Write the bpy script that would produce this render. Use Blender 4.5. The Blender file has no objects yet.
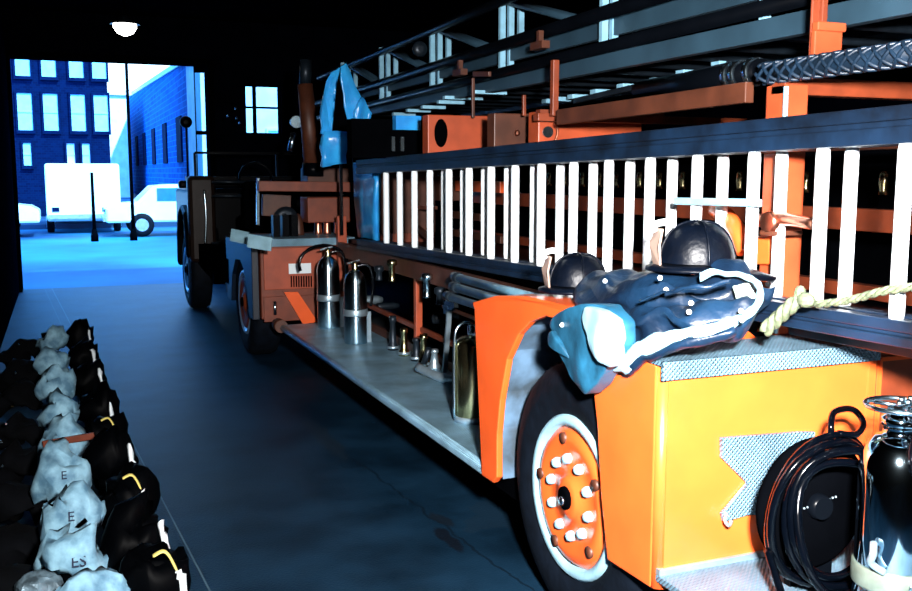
import bpy, bmesh, math, random
from mathutils import Vector, Matrix, noise
random.seed(7)
PI=math.pi
scn=bpy.context.scene; COL=scn.collection
EYE=Vector((0,0,1.7)); F=960.0; PITCH=math.radians(7.3); YAW=math.radians(22.25)
fw=Vector((math.sin(YAW)*math.cos(PITCH),math.cos(YAW)*math.cos(PITCH),-math.sin(PITCH)))
rt=Vector((math.cos(YAW),-math.sin(YAW),0)); up=rt.cross(fw)
# survey helpers: where a sight line meets a known plane of the building or of the truck
def _ray(x,y): return fw+rt*((x-456)/F)-up*((y-295.5)/F)
def onX(x,y,c): d=_ray(x,y); return EYE+d*(c/d.x)
def onY(x,y,c): d=_ray(x,y); return EYE+d*(c/d.y)
def onZ(x,y,c): d=_ray(x,y); return EYE+d*((c-1.7)/d.z)

# ---------------------------------------------------------------- materials
def mat(name,col,rough=.5,metal=0.,var=.15,scale=8.,bump=0.,bscale=60.,coat=0.,col2=None,emit=None,detail=4.,spec=.5):
    m=bpy.data.materials.new(name); m.use_nodes=True; nt=m.node_tree; b=nt.nodes['Principled BSDF']
    b.inputs['Roughness'].default_value=rough; b.inputs['Metallic'].default_value=metal
    b.inputs['Coat Weight'].default_value=coat; b.inputs['Coat Roughness'].default_value=.08
    b.inputs['Specular IOR Level'].default_value=spec
    tc=nt.nodes.new('ShaderNodeTexCoord'); n=nt.nodes.new('ShaderNodeTexNoise'); n.inputs['Scale'].default_value=scale; n.inputs['Detail'].default_value=detail
    nt.links.new(tc.outputs['Object'],n.inputs['Vector'])
    cr=nt.nodes.new('ShaderNodeValToRGB'); cr.color_ramp.elements[0].position=.35; cr.color_ramp.elements[1].position=.65
    c2=col2 or tuple(min(1,c*(1+var)) for c in col); c1=col if col2 else tuple(c*(1-var) for c in col)
    cr.color_ramp.elements[0].color=(*c1,1); cr.color_ramp.elements[1].color=(*c2,1)
    nt.links.new(n.outputs['Fac'],cr.inputs['Fac']); nt.links.new(cr.outputs['Color'],b.inputs['Base Color'])
    if bump:
        n2=nt.nodes.new('ShaderNodeTexNoise'); n2.inputs['Scale'].default_value=bscale; n2.inputs['Detail'].default_value=3
        nt.links.new(tc.outputs['Object'],n2.inputs['Vector'])
        bp=nt.nodes.new('ShaderNodeBump'); bp.inputs['Strength'].default_value=bump; bp.inputs['Distance'].default_value=.01
        nt.links.new(n2.outputs['Fac'],bp.inputs['Height']); nt.links.new(bp.outputs['Normal'],b.inputs['Normal'])
    if emit: b.inputs['Emission Color'].default_value=(*emit[0],1); b.inputs['Emission Strength'].default_value=emit[1]
    return m
def mnode(nt,op,a,b=None,c=None):
    n=nt.nodes.new('ShaderNodeMath'); n.operation=op
    for i,v in enumerate((a,b,c)):
        if v is None: continue
        if isinstance(v,(int,float)): n.inputs[i].default_value=v
        else: nt.links.new(v,n.inputs[i])
    return n.outputs[0]
def diamond(name,col,rough=.35,metal=.55,s=190):
    m=mat(name,col,rough,metal,.25,5); nt=m.node_tree; b=nt.nodes['Principled BSDF']
    tc=nt.nodes.new('ShaderNodeTexCoord'); sp=nt.nodes.new('ShaderNodeSeparateXYZ'); nt.links.new(tc.outputs['Object'],sp.inputs[0])
    x=sp.outputs[0]; y=mnode(nt,'ADD',sp.outputs[1],sp.outputs[2])
    u=mnode(nt,'MULTIPLY',mnode(nt,'ADD',x,y),s); v=mnode(nt,'MULTIPLY',mnode(nt,'SUBTRACT',x,y),s)
    h=mnode(nt,'MULTIPLY',mnode(nt,'SINE',u),mnode(nt,'SINE',v)); h=mnode(nt,'POWER',mnode(nt,'ABSOLUTE',h),2.0)
    bp=nt.nodes.new('ShaderNodeBump'); bp.inputs['Strength'].default_value=.9; bp.inputs['Distance'].default_value=.006
    nt.links.new(h,bp.inputs['Height']); nt.links.new(bp.outputs['Normal'],b.inputs['Normal'])
    return m
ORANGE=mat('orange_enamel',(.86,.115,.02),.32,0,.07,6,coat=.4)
ORANGE_M=mat('dimmed_orange_paint',(.36,.058,.018),.45,0,.15,7,coat=.1)  # same orange enamel, flash falloff dimmed into its colour
ORANGE_D=mat('darkened_orange_paint',(.17,.030,.009),.5,0,.2,9)  # darker orange: weaker light on overhead and far parts painted in
BROWN=mat('dark_brown_paint',(.07,.020,.009),.5,0,.3,7)  # for brown parts, and for orange faces painted dark as shade
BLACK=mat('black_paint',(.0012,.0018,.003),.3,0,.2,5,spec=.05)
MATTE=mat('matt_black',(.0008,.001,.0015),.9,0,.2,5,spec=0)
DARKM=mat('dark_steel',(.012,.02,.03),.4,.5,.3,10)
BLUESTEEL=mat('blue_grey_steel',(.022,.055,.085),.5,.1,.2,4)
RAIL=mat('navy_ladder_rail',(.0025,.010,.026),.45,0,.6,6,bump=.15,bscale=25)
WHITE=mat('white_rung_paint',(.84,.93,.97),.3,0,.03,10)
PALE=mat('pale_blue_paint',(.24,.50,.66),.4,0,.15,10)
CHROME=mat('polished_chrome',(.60,.80,.92),.2,1,.06,5)
CHROMEA=mat('brushed_chrome_cylinder',(.60,.80,.92),.24,1,.06,5)
CHROMEA.node_tree.nodes['Principled BSDF'].inputs['Anisotropic'].default_value=.85; CHROMEA.node_tree.nodes['Principled BSDF'].inputs['Anisotropic Rotation'].default_value=.25
CHROME2=mat('mirror_chrome',(.50,.66,.76),.07,1,.06,5)
BRASS=mat('aged_brass',(.50,.42,.22),.22,1,.2,8)
COPPER=mat('reddish_copper',(.65,.25,.16),.3,1,.2,8)
STEEL=mat('brushed_steel',(.45,.6,.7),.35,.8,.15,12)
PLATE=diamond('diamond_plate',(.22,.40,.52))
PLATEW=diamond('bright_diamond_plate',(.11,.20,.27),.45,.2)
RUBBER=mat('tyre_rubber',(.002,.004,.008),.7,0,.3,14,spec=.1,bump=.3,bscale=30)
LINER=mat('muddy_blue_liner',(.09,.17,.27),.7,0,.3,7,col2=(.03,.05,.07))
COATC=mat('navy_coat_cloth',(.0012,.005,.015),.40,0,.5,5,col2=(.004,.022,.055),bump=.9,bscale=16)
TRIM=mat('pale_reflective_trim',(.26,.46,.56),.45,0,.15,12)
SLEEVE=mat('teal_sleeve_cloth',(.010,.075,.14),.45,0,.5,9,bump=.3,bscale=30)
PATCH=mat('grey_green_label_cloth',(.30,.38,.32),.6,0,.25,20)
LEATH=mat('black_leather_helmet',(.0008,.0022,.006),.38,0,.3,10,coat=.0,spec=.16,bump=.25,bscale=40)
SHIELD=mat('cream_leather_shield',(.36,.25,.20),.5,0,.06,8)
ROPEM=mat('straw_rope',(.10,.125,.07),.7,0,.4,60,bump=.5,bscale=80)
HOSEK=mat('knit_hose_jacket',(.004,.014,.030),.45,0,.3,10)
CABLE=mat('glossy_black_rubber_hose',(.0004,.0008,.0018),.16,0,.2,10,spec=.2)
TARP=mat('blue_vinyl_tarp',(.03,.36,1.0),.22,0,.25,6,bump=.4,bscale=12)
BOOT=mat('black_boot_rubber',(.0004,.0006,.001),.5,0,.2,8,spec=.03)
CANVAS=mat('white_canvas_lining',(.10,.24,.36),.75,0,.15,14,col2=(.32,.60,.76),bump=.5,bscale=20)
YEL=mat('yellow_webbing',(.75,.62,.16),.6,0,.1,20)
INK=mat('dark_ink',(.01,.02,.05),.8)
FOIL=mat('crumpled_grey_liner',(.18,.27,.33),.4,.3,.7,18,bump=.9,bscale=18)
DCOAT=mat('charcoal_coat_cloth',(.0012,.0016,.0025),.9,0,.5,6,spec=.1,bump=.4,bscale=16)
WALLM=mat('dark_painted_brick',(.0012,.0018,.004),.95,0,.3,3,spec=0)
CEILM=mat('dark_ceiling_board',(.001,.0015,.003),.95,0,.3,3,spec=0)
GLASS=mat('sky_painted_pane',(.35,.7,.9),.1,0,.1,4)  # opaque pale panes, the sky's reflection painted into their colour
# wall window glass: lets the daylight through
gm=bpy.data.materials.new('clear_glass'); gm.use_nodes=True; gn=gm.node_tree
gn.nodes.clear(); go=gn.nodes.new('ShaderNodeOutputMaterial'); gt=gn.nodes.new('ShaderNodeBsdfTransparent'); gg=gn.nodes.new('ShaderNodeBsdfGlossy'); gx=gn.nodes.new('ShaderNodeMixShader')
gt.inputs[0].default_value=(.8,.93,1,1); gg.inputs['Roughness'].default_value=.05; gx.inputs[0].default_value=.08
gn.links.new(gt.outputs[0],gx.inputs[1]); gn.links.new(gg.outputs[0],gx.inputs[2]); gn.links.new(gx.outputs[0],go.inputs[0])
LAMPG=mat('lit_lamp_glass',(.9,.9,.85),.4,emit=((1,.97,.9),9))
def floor_mat():
    m=mat('oily_concrete',(.0045,.017,.034),.5,0,.5,2.2,bump=.25,bscale=90,detail=8,spec=.25); nt=m.node_tree; b=nt.nodes['Principled BSDF']
    b.inputs['Specular Tint'].default_value=(.15,.45,1,1); tc=nt.nodes.new('ShaderNodeTexCoord'); sp=nt.nodes.new('ShaderNodeSeparateXYZ'); nt.links.new(tc.outputs['Object'],sp.inputs[0]); x,y=sp.outputs[0],sp.outputs[1]
    nz=nt.nodes.new('ShaderNodeTexNoise'); nz.inputs['Scale'].default_value=5; nz.inputs['Detail'].default_value=6; nt.links.new(tc.outputs['Object'],nz.inputs['Vector'])
    wob=mnode(nt,'MULTIPLY',mnode(nt,'SUBTRACT',nz.outputs['Fac'],.5),.12)
    def line(x0,y0,x1,y1,w,wb=None):
        k=(x1-x0)/(y1-y0); xx=mnode(nt,'SUBTRACT',x,mnode(nt,'ADD',mnode(nt,'MULTIPLY',mnode(nt,'SUBTRACT',y,y0),k),x0))
        if wb: xx=mnode(nt,'ADD',xx,wb)
        return mnode(nt,'LESS_THAN',mnode(nt,'ABSOLUTE',xx),w)
    def blot(cx,cy,rx,ry):
        a=mnode(nt,'POWER',mnode(nt,'DIVIDE',mnode(nt,'SUBTRACT',mnode(nt,'ADD',x,wob),cx),rx),2); c=mnode(nt,'POWER',mnode(nt,'DIVIDE',mnode(nt,'SUBTRACT',mnode(nt,'ADD',y,wob),cy),ry),2)
        return mnode(nt,'MINIMUM',mnode(nt,'MAXIMUM',mnode(nt,'MULTIPLY',mnode(nt,'SUBTRACT',1.3,mnode(nt,'ADD',a,c)),1.6),0),1)
    def mix(fac,colr,prev,f=1):
        mx=nt.nodes.new('ShaderNodeMixRGB'); nt.links.new(mnode(nt,'MULTIPLY',fac,f),mx.inputs[0]); nt.links.new(prev,mx.inputs[1]); mx.inputs[2].default_value=(*colr,1); return mx.outputs[0]
    c=b.inputs['Base Color'].links[0].from_socket
    patch=nt.nodes.new('ShaderNodeTexNoise'); patch.inputs['Scale'].default_value=.55; patch.inputs['Detail'].default_value=7; nt.links.new(tc.outputs['Object'],patch.inputs['Vector'])
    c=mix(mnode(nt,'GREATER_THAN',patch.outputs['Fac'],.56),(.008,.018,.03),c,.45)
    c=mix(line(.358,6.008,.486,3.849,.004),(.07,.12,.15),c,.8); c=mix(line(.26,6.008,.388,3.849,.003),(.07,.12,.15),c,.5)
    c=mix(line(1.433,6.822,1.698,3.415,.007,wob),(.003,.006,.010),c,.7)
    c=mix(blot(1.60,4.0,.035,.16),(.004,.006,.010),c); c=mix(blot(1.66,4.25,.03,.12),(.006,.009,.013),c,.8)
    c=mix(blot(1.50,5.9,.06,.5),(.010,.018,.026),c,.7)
    nt.links.new(c,b.inputs['Base Color']); return m
FLOORM=floor_mat()
def brick(name,c1,c2,mortar,s=4):
    m=mat(name,c1,.8,spec=.03); nt=m.node_tree; b=nt.nodes['Principled BSDF']; t=nt.nodes.new('ShaderNodeTexBrick'); t.inputs['Scale'].default_value=s
    t.inputs['Color1'].default_value=(*c1,1); t.inputs['Color2'].default_value=(*c2,1); t.inputs['Mortar'].default_value=(*mortar,1)
    tc=nt.nodes.new('ShaderNodeTexCoord'); sp=nt.nodes.new('ShaderNodeSeparateXYZ'); cb=nt.nodes.new('ShaderNodeCombineXYZ')
    nt.links.new(tc.outputs['Object'],sp.inputs[0]); nt.links.new(mnode(nt,'ADD',sp.outputs[0],sp.outputs[1]),cb.inputs[0]); nt.links.new(sp.outputs[2],cb.inputs[1])
    nt.links.new(cb.outputs[0],t.inputs['Vector']); nt.links.new(t.outputs['Color'],b.inputs['Base Color']); return m
BRICKD=brick('dark_blue_brick',(.0003,.0045,.030),(.0006,.008,.045),(.001,.012,.05),3)
BRICKB=brick('blue_weathered_brick',(.003,.07,.32),(.006,.14,.46),(.012,.24,.6),.9)
STUCCO=mat('pale_stucco',(.85,.92,.95),.8,0,.1,2)
STREET=mat('street_asphalt',(.001,.038,.12),.65,0,.3,.3,col2=(.008,.14,.24),spec=.25)
PAVE=mat('pavement',(.004,.04,.10),.6,0,.3,1.2)
CARW=mat('white_car_paint',(.75,.9,.95),.25,0,.03,5,coat=.5)
CARB=mat('blue_car_paint',(.03,.16,.30),.25,0,.1,5,coat=.5)

# ---------------------------------------------------------------- mesh helpers
def nb(): return bmesh.new()
def box(bm,x0,x1,y0,y1,z0,z1):
    vs=[bm.verts.new((x,y,z)) for x in (x0,x1) for y in (y0,y1) for z in (z0,z1)]
    for f in ((0,1,3,2),(4,6,7,5),(0,4,5,1),(2,3,7,6),(0,2,6,4),(1,5,7,3)): bm.faces.new([vs[i] for i in f])
def frames(pts):
    pts=[Vector(p) for p in pts]; out=[]; n=None
    for i,p in enumerate(pts):
        t=(pts[min(i+1,len(pts)-1)]-pts[max(i-1,0)]).normalized()
        if n is None:
            n=Vector((0,0,1)) if abs(t.z)<.9 else Vector((0,1,0))
        n=(n-t*n.dot(t)).normalized(); out.append((p,t,n,t.cross(n)))
    return out
def sweep(bm,pts,ra,rb=None,seg=10,cap=True,fn=None):
    """ra: half size along n (scalar or list), rb: along the side"""
    fr=frames(pts); rings=[]
    for i,(p,t,n,s) in enumerate(fr):
        a=ra[i] if isinstance(ra,(list,tuple)) else ra; b=a if rb is None else (rb[i] if isinstance(rb,(list,tuple)) else rb)
        r=[]
        for k in range(seg):
            th=2*PI*k/seg; q=p+n*(a*math.sin(th))+s*(b*math.cos(th))
            if fn: q=fn(q,i,th)
            r.append(bm.verts.new(q))
        rings.append(r)
    for a,b in zip(rings,rings[1:]):
        for k in range(seg):
            f=bm.faces.new((a[k],a[(k+1)%seg],b[(k+1)%seg],b[k])); f.smooth=True
    if cap: bm.faces.new(rings[0][::-1]); bm.faces.new(rings[-1])
def smooth_path(pts,n=6,closed=False):
    P=[Vector(p) for p in pts]; out=[]; N=len(P)
    rng=range(N if closed else N-1)
    for i in rng:
        p0=P[(i-1)%N] if closed or i>0 else P[0]; p1=P[i]; p2=P[(i+1)%N]; p3=P[(i+2)%N] if closed or i+2<N else P[-1]
        for k in range(n):
            t=k/n; out.append(.5*((2*p1)+(p2-p0)*t+(2*p0-5*p1+4*p2-p3)*t*t+(3*p1-p0-3*p2+p3)*t**3))
    out.append(P[0] if closed else P[-1]); return out
def bar(bm,p,q,w,h):
    """square bar from p to q, w sideways, h along the up-ish direction"""
    (a,t,n,s),_=frames([p,q])[0],0
    vs=[]
    for c in (Vector(p),Vector(q)):
        for sx,sz in ((-1,-1),(1,-1),(1,1),(-1,1)): vs.append(bm.verts.new(c+s*(sx*w/2)+n*(sz*h/2)))
    bm.faces.new(vs[0:4][::-1]); bm.faces.new(vs[4:8])
    for k in range(4): bm.faces.new((vs[k],vs[(k+1)%4],vs[4+(k+1)%4],vs[4+k]))
def lathe(bm,prof,c=(0,0,0),axis='Z',seg=24):
    c=Vector(c); rings=[]
    for r,h in prof:
        ring=[]
        for k in range(seg):
            a=2*PI*k/seg; u,v=r*math.cos(a),r*math.sin(a)
            o={'Z':(u,v,h),'X':(h,u,v),'Y':(v,h,u)}[axis]; ring.append(bm.verts.new(c+Vector(o)))
        rings.append(ring)
    for a,b in zip(rings,rings[1:]):
        for k in range(seg): f=bm.faces.new((a[k],a[(k+1)%seg],b[(k+1)%seg],b[k])); f.smooth=True
    bm.faces.new(rings[0][::-1]); bm.faces.new(rings[-1])
def prism(bm,poly,off):
    """3D polygon extruded by vector off"""
    a=[bm.verts.new(Vector(p)) for p in poly]; b=[bm.verts.new(Vector(p)+Vector(off)) for p in poly]
    bm.faces.new(a[::-1]); bm.faces.new(b); n=len(a)
    for k in range(n): bm.faces.new((a[k],a[(k+1)%n],b[(k+1)%n],b[k]))
def ball(bm,c,r,sc=(1,1,1),seg=10):
    bmesh.ops.create_uvsphere(bm,u_segments=seg,v_segments=max(6,seg*2//3),radius=r,matrix=Matrix.Translation(Vector(c))@Matrix.Diagonal((*sc,1)))
def obj(name,bm,m,parent=None,bev=0,sub=0,smooth=False,label=None):
    bmesh.ops.recalc_face_normals(bm,faces=bm.faces)
    me=bpy.data.meshes.new(name); 
    if smooth:
        for f in bm.faces: f.smooth=True
    bm.to_mesh(me); bm.free(); me.materials.append(m)
    o=bpy.data.objects.new(name,me); COL.objects.link(o)
    if parent is not None:
        o.parent=parent
        if parent.type=='EMPTY': o.location=-parent.location
    if bev:
        b=o.modifiers.new('Bevel','BEVEL'); b.width=bev; b.segments=2; b.limit_method='ANGLE'; b.angle_limit=math.radians(40)
    if sub:
        s=o.modifiers.new('Subsurf','SUBSURF'); s.levels=sub; s.render_levels=sub
    if label: o['label']=label
    return o
def tag(o,label,cat,group=None,kind=None):
    o['label']=label; o['category']=cat
    if group: o['group']=group
    if kind: o['kind']=kind
    return o
def struct(name,bm,m,label=None,parent=None):
    o=obj(name,bm,m,parent)
    if parent is None:
        o['kind']='structure'; o['label']=label or name.replace('_',' '); o['category']=name.split('_')[0]
    return o
def thing(name,loc,label,cat,group=None,rz=0):
    o=bpy.data.objects.new(name,None); COL.objects.link(o); o.location=Vector(loc); o.empty_display_size=.1
    return tag(o,label,cat,group)
def dup(root,loc,label,rz=0,group=None):
    r=root.copy(); COL.objects.link(r); r.location=loc; r.rotation_euler=(0,0,rz); r['label']=label
    if group: r['group']=group
    for ch in list(root.children):
        c=ch.copy(); COL.objects.link(c); c.parent=r
        for g in ch.children: d=g.copy(); COL.objects.link(d); d.parent=c
    return r

# ---------------------------------------------------------------- building
XL,XR,YB,YF,ZC=-.62,7.5,-3.0,15.0,3.95
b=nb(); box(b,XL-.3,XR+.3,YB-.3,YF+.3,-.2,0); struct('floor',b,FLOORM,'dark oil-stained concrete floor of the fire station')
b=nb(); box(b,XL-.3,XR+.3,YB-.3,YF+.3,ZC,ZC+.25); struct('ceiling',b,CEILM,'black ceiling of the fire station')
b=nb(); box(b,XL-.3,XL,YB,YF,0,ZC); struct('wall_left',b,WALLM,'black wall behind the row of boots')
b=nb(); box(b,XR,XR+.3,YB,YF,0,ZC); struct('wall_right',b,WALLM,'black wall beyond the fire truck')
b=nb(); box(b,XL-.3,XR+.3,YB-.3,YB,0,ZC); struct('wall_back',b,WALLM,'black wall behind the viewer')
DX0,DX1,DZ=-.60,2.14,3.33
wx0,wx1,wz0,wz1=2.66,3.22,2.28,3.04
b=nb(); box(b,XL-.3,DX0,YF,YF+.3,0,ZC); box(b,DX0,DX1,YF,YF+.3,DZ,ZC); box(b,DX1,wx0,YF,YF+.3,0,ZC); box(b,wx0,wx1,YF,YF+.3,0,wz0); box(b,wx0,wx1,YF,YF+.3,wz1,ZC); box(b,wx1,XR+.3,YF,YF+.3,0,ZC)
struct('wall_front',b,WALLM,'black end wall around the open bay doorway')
b=nb(); box(b,DX0-.06,DX0+.02,YF-.04,YF+.34,0,DZ+.02); box(b,DX1-.03,DX1+.06,YF-.04,YF+.34,0,DZ+.02); box(b,DX0,DX1,YF-.04,YF+.34,DZ-.03,DZ+.05); struct('trim_1',b,MATTE,'dark frame of the open bay doorway')
b=nb(); box(b,wx0,wx1,YF+.12,YF+.13,wz0,wz1); win=struct('window_1',b,gm,'small bright window beside the bay doorway')
b=nb(); 
for a in ((wx0,wx0+.03,wz0,wz1),(wx1-.03,wx1,wz0,wz1),(wx0,wx1,wz0,wz0+.03),(wx0,wx1,wz1-.03,wz1),((wx0+.14),(wx0+.19),wz0,wz1),(wx0,wx1,wz0+.40,wz0+.43)): box(b,a[0],a[1],YF+.09,YF+.16,a[2],a[3])
obj('window_frame',b,MATTE,win)
# folded bay door leaf standing open at the right jamb, with glazed panes
t=None
b=nb(); ly0,ly1=YF+.4,YF+.46
for z0,z1 in ((0,1.25),(2.28,2.34),(3.22,3.33)): box(b,1.97,2.20,ly0,ly1,z0,z1)
box(b,1.97,1.98,ly0,ly1,0,3.33); box(b,2.17,2.20,ly0,ly1,0,3.33)
d1=struct('door_1',b,MATTE,'open bay door leaf folded back at the right jamb')
b=nb(); box(b,1.98,2.17,ly0+.025,ly0+.032,1.25,3.25); obj('pane',b,gm,d1)
# ceiling lamp
lp=onY(125,28,12)
t=thing('ceiling_lamp',(lp.x,lp.y,ZC),'small bright white lamp hanging from the ceiling in front of the doorway','lamp')
b=nb(); sweep(b,[(lp.x,lp.y,ZC),(lp.x,lp.y,lp.z+.12)],.012); obj('stem',b,MATTE,t)
b=nb(); lathe(b,[(.03,.14),(.05,.10),(.16,.05),(.165,.04)],lp); obj('shade',b,DARKM,t)
b=nb(); lathe(b,[(.03,.06),(.13,.045),(.13,.0),(.09,-.06),(.02,-.09)],lp); obj('bulb',b,LAMPG,t,smooth=True)

# ---------------------------------------------------------------- street
b=nb(); box(b,-60,80,YF+.3,140,-.25,0); struct('ground',b,STREET,'bright wet street outside the doorway')
b=nb(); box(b,-60,80,31.6,37.5,0,.14); struct('sidewalk',b,PAVE,'far sidewalk across the street')
def building(name,x0,x1,y0,y1,h,m,label,wins,wm=GLASS,side=None):
    t=thing(name,((x0+x1)/2,(y0+y1)/2,0),label,'building')
    b=nb(); box(b,x0,x1,y0,y1,0,h); obj('wall',b,m,t)
    b=nb(); box(b,x0-.15,x1+.15,y0-.15,y1+.15,h,h+.35); obj('cornice',b,m,t)
    for (a0,a1,c0,c1) in wins:
        b=nb(); box(b,a0-.07,a1+.07,y0-.10,y0-.005,c0-.12,c0-.02); box(b,a0-.07,a1+.07,y0-.07,y0-.005,c1,c1+.1); box(b,a0-.07,a0,y0-.07,y0-.005,c0-.02,c1); box(b,a1,a1+.07,y0-.07,y0-.005,c0-.02,c1)
        f=obj('window',b,m,t); b=nb(); box(b,a0,a1,y0-.03,y0-.005,c0,c1); 
        box(b,a0,a1,y0-.05,y0-.03,(c0+c1)/2-.03,(c0+c1)/2+.03); obj('pane',b,wm,f)
    return t
ws=[]
for xc in (-7.4,-6.0,-4.6,-3.2,-1.95,-1.05,-.2,.72,1.5): 
    w=.24
    for z0,z1 in ((3.2,4.5),(5.1,6.4),(7.0,8.3)): ws.append((xc-w,xc+w,z0,z1))
for xc in (-3.2,-1.95,-1.05,.40,.92): ws.append((xc-.13,xc+.13,1.95,2.75))
building('corner_building',-9,1.75,38,50,9.2,BRICKD,'dark brick building with narrow bright windows across the street',ws)
building('side_street_building',1.6,4.6,70,90,6.9,STUCCO,'pale facade glimpsed at the far end of the side street',[(2.3,2.8,3,5)],BRICKB)
# long wall of the side street on the right, receding
t=thing('warehouse',(9,60,0),'long blue brick warehouse receding on the right side of the side street','building')
b=nb(); prism(b,[(5.5,45,0),(5.5,45,6.6),(5.5,84,7.8),(5.5,84,0)],(8,0,0)); obj('wall',b,BRICKB,t)
b=nb(); prism(b,[(5.4,45,6.6),(5.4,45,6.85),(5.4,84,8.05),(5.4,84,7.8)],(8.2,0,0)); obj('cornice',b,STUCCO,t)
for k in range(5):
    b=nb(); yy=48+k*7; box(b,5.42,5.5,yy,yy+2,2.2,4.4); obj('window',b,BRICKD,t)
building('white_annex',5.35,13,40,44.5,6.4,STUCCO,'white building at the right edge of the doorway in front of the warehouse',[(8.0,8.6,2,3.4),(10,10.6,2,3.4)])
def post(x,y,h,r,label,arm=False):
    t=thing('street_pole',(x,y,0),label,'pole'); b=nb(); sweep(b,[(x,y,0),(x,y,h)],[r,r*.8]); obj('pole',b,MATTE,t)
    b=nb(); lathe(b,[(r*2,0),(r*2,.12),(r*1.2,.3)],(x,y,0)); obj('base',b,MATTE,t)
p=onY(133,222,25.5); post(p.x,25.5,4.9,.045,'tall thin dark pole in front of the middle of the white car')
p=onY(94,222,25.5); post(p.x,25.5,1.7,.045,'short dark post at the kerb left of the tall pole')
def car(name,x0,L,y0,W,H,van,m,label,rz=0):
    t=thing(name,(0,0,0),label,'car'); hb=.95 if van else .72
    if van: prof=[(0,.35),(0,H-.15),(.12,H),(L*.72,H),(L*.84,hb+.1),(L*.98,hb),(L,.7),(L,.35)]
    else: prof=[(0,.38),(0,.75),(.08,.86),(L*.17,.9),(L*.27,H-.04),(L*.36,H),(L*.6,H),(L*.74,.92),(L*.95,.82),(L,.7),(L,.38)]
    b=nb(); prism(b,[(x,-W/2,z) for x,z in prof],(0,W,0)); obj('body',b,m,t,bev=.06)
    b=nb()
    if van: ws=[(L*.60,L*.70),(L*.48,L*.58)]; z0,z1=hb+.15,H-.2
    else: ws=[(L*.29,L*.43),(L*.46,L*.62)]; z0,z1=.95,H-.09
    for s in (-1,1):
        for a,c in ws:
            b=nb(); box(b,a,c,s*W/2-.012,s*W/2+.012,z0,z1); obj('window',b,CARB,t)
    for wx in (L*.2,L*.8):
        for s in (-1,1):
            b=nb(); lathe(b,[(.20,-.1),(.31,-.09),(.32,0),(.31,.09),(.2,.1)],(wx,s*(W/2-.08),.32),'Y',18); w=obj('wheel',b,RUBBER,t)
            b=nb(); lathe(b,[(.17,-.115),(.17,.115)],(wx,s*(W/2-.08),.32),'Y',14); obj('hubcap',b,STEEL,w)
    for s in (-1,1):
        b=nb(); box(b,-.02,.02,s*W*.38-.09,s*W*.38+.09,.62,.74); obj('tail_lamp',b,BRICKD,t)
    b=nb(); box(b,-.06,.02,-W/2+.05,W/2-.05,.42,.54); obj('bumper',b,STEEL,t)
    t.location=(x0,y0,0); t.rotation_euler=(0,0,rz); return t
car('van',.58,4.6,28.9,1.95,1.95,True,CARW,'tall white van parked with its back to the doorway',PI/2)
car('sedan',1.05,4.5,27.6,1.7,1.38,False,CARW,'low white sedan parked side-on right of the van')
car('hatchback',-4.75,4.2,28.4,1.7,1.42,False,CARW,'white car cut off by the left edge of the doorway')

# ---------------------------------------------------------------- fire truck
T=thing('fire_truck',(2.9,5.2,0),'long orange and black ladder truck parked along the right side of the station','fire truck')
# rear fender side skin with wheel arch
FX=1.66
prof=[(3.85,1.13),(3.6,1.19),(3.3,1.222),(3.0,1.225),(2.8,1.19),(2.64,1.13),(2.44,1.115),(2.44,.40),(2.70,.392),(2.75,.6),(2.785,.85),(2.83,1.02),(2.92,1.12),(3.05,1.165),(3.175,1.165),(3.30,1.125),(3.40,1.06),(3.505,.94),(3.571,.755),(3.60,.6),(3.60,.41),(3.64,.375),(3.76,.372)]
b=nb(); prism(b,[(FX,y,z) for y,z in prof],(.03,0,0)); rf=obj('rear_fender',b,ORANGE,T,bev=.006)
b=nb(); top=[(3.85,1.13),(3.6,1.19),(3.3,1.222),(3.0,1.225),(2.8,1.19),(2.64,1.13)]
prism(b,[(FX-.005,y,z+.002) for y,z in top]+[(FX,y,z-.02) for y,z in top[::-1]],(.55,0,0)); obj('crown',b,ORANGE,rf)
b=nb(); lp_=[(3.60,.40),(3.62,.62),(3.60,.78),(3.53,.97),(3.42,1.09),(3.30,1.145),(3.1,1.17),(2.9,1.13),(2.8,1.0)]
prism(b,[(FX+.03,y,z) for y,z in lp_]+[(FX+.03,y+.012,z+.012) for y,z in lp_[::-1]],(.6,0,0)); obj('wheel_well_liner',b,LINER,rf,label='muddy blue-grey liner inside the wheel arch')
# rear box face (fender end) and its top of diamond plate
b=nb()
sweep(b,[(FX+.03,2.445,.40),(FX+.03,2.445,1.115)],.028); 
box(b,FX+.03,2.50,2.415,2.44,.40,1.115); obj('rear_panel',b,ORANGE,rf,label='yellow-orange end face of the fender')
b=nb(); box(b,FX-.005,2.52,2.40,2.66,1.118,1.132); box(b,FX-.005,2.52,2.395,2.405,1.075,1.132); obj('top_plate',b,PLATEW,rf,label='bright diamond tread plate on the fender end')
# bracket of tread plate on the rear panel, notched on its left
def P(x,y,Y=2.40): q=onY(x,y,Y); return (q.x,Y,q.z)
b=nb(); prism(b,[P(722,438),P(800,432),P(815,432),P(815,515),P(748,515),P(724,522),P(722,514),P(748,484),P(722,458)],(0,.012,0)); br=obj('kick_plate',b,PLATEW,rf)
b=nb(); q=onY(727,519,2.385); sweep(b,smooth_path([(q.x,2.385,q.z+.02),(q.x-.012,2.38,q.z+.0),(q.x,2.375,q.z-.018),(q.x+.014,2.38,q.z-.005)],4),.006); obj('hook',b,STEEL,br)
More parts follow.
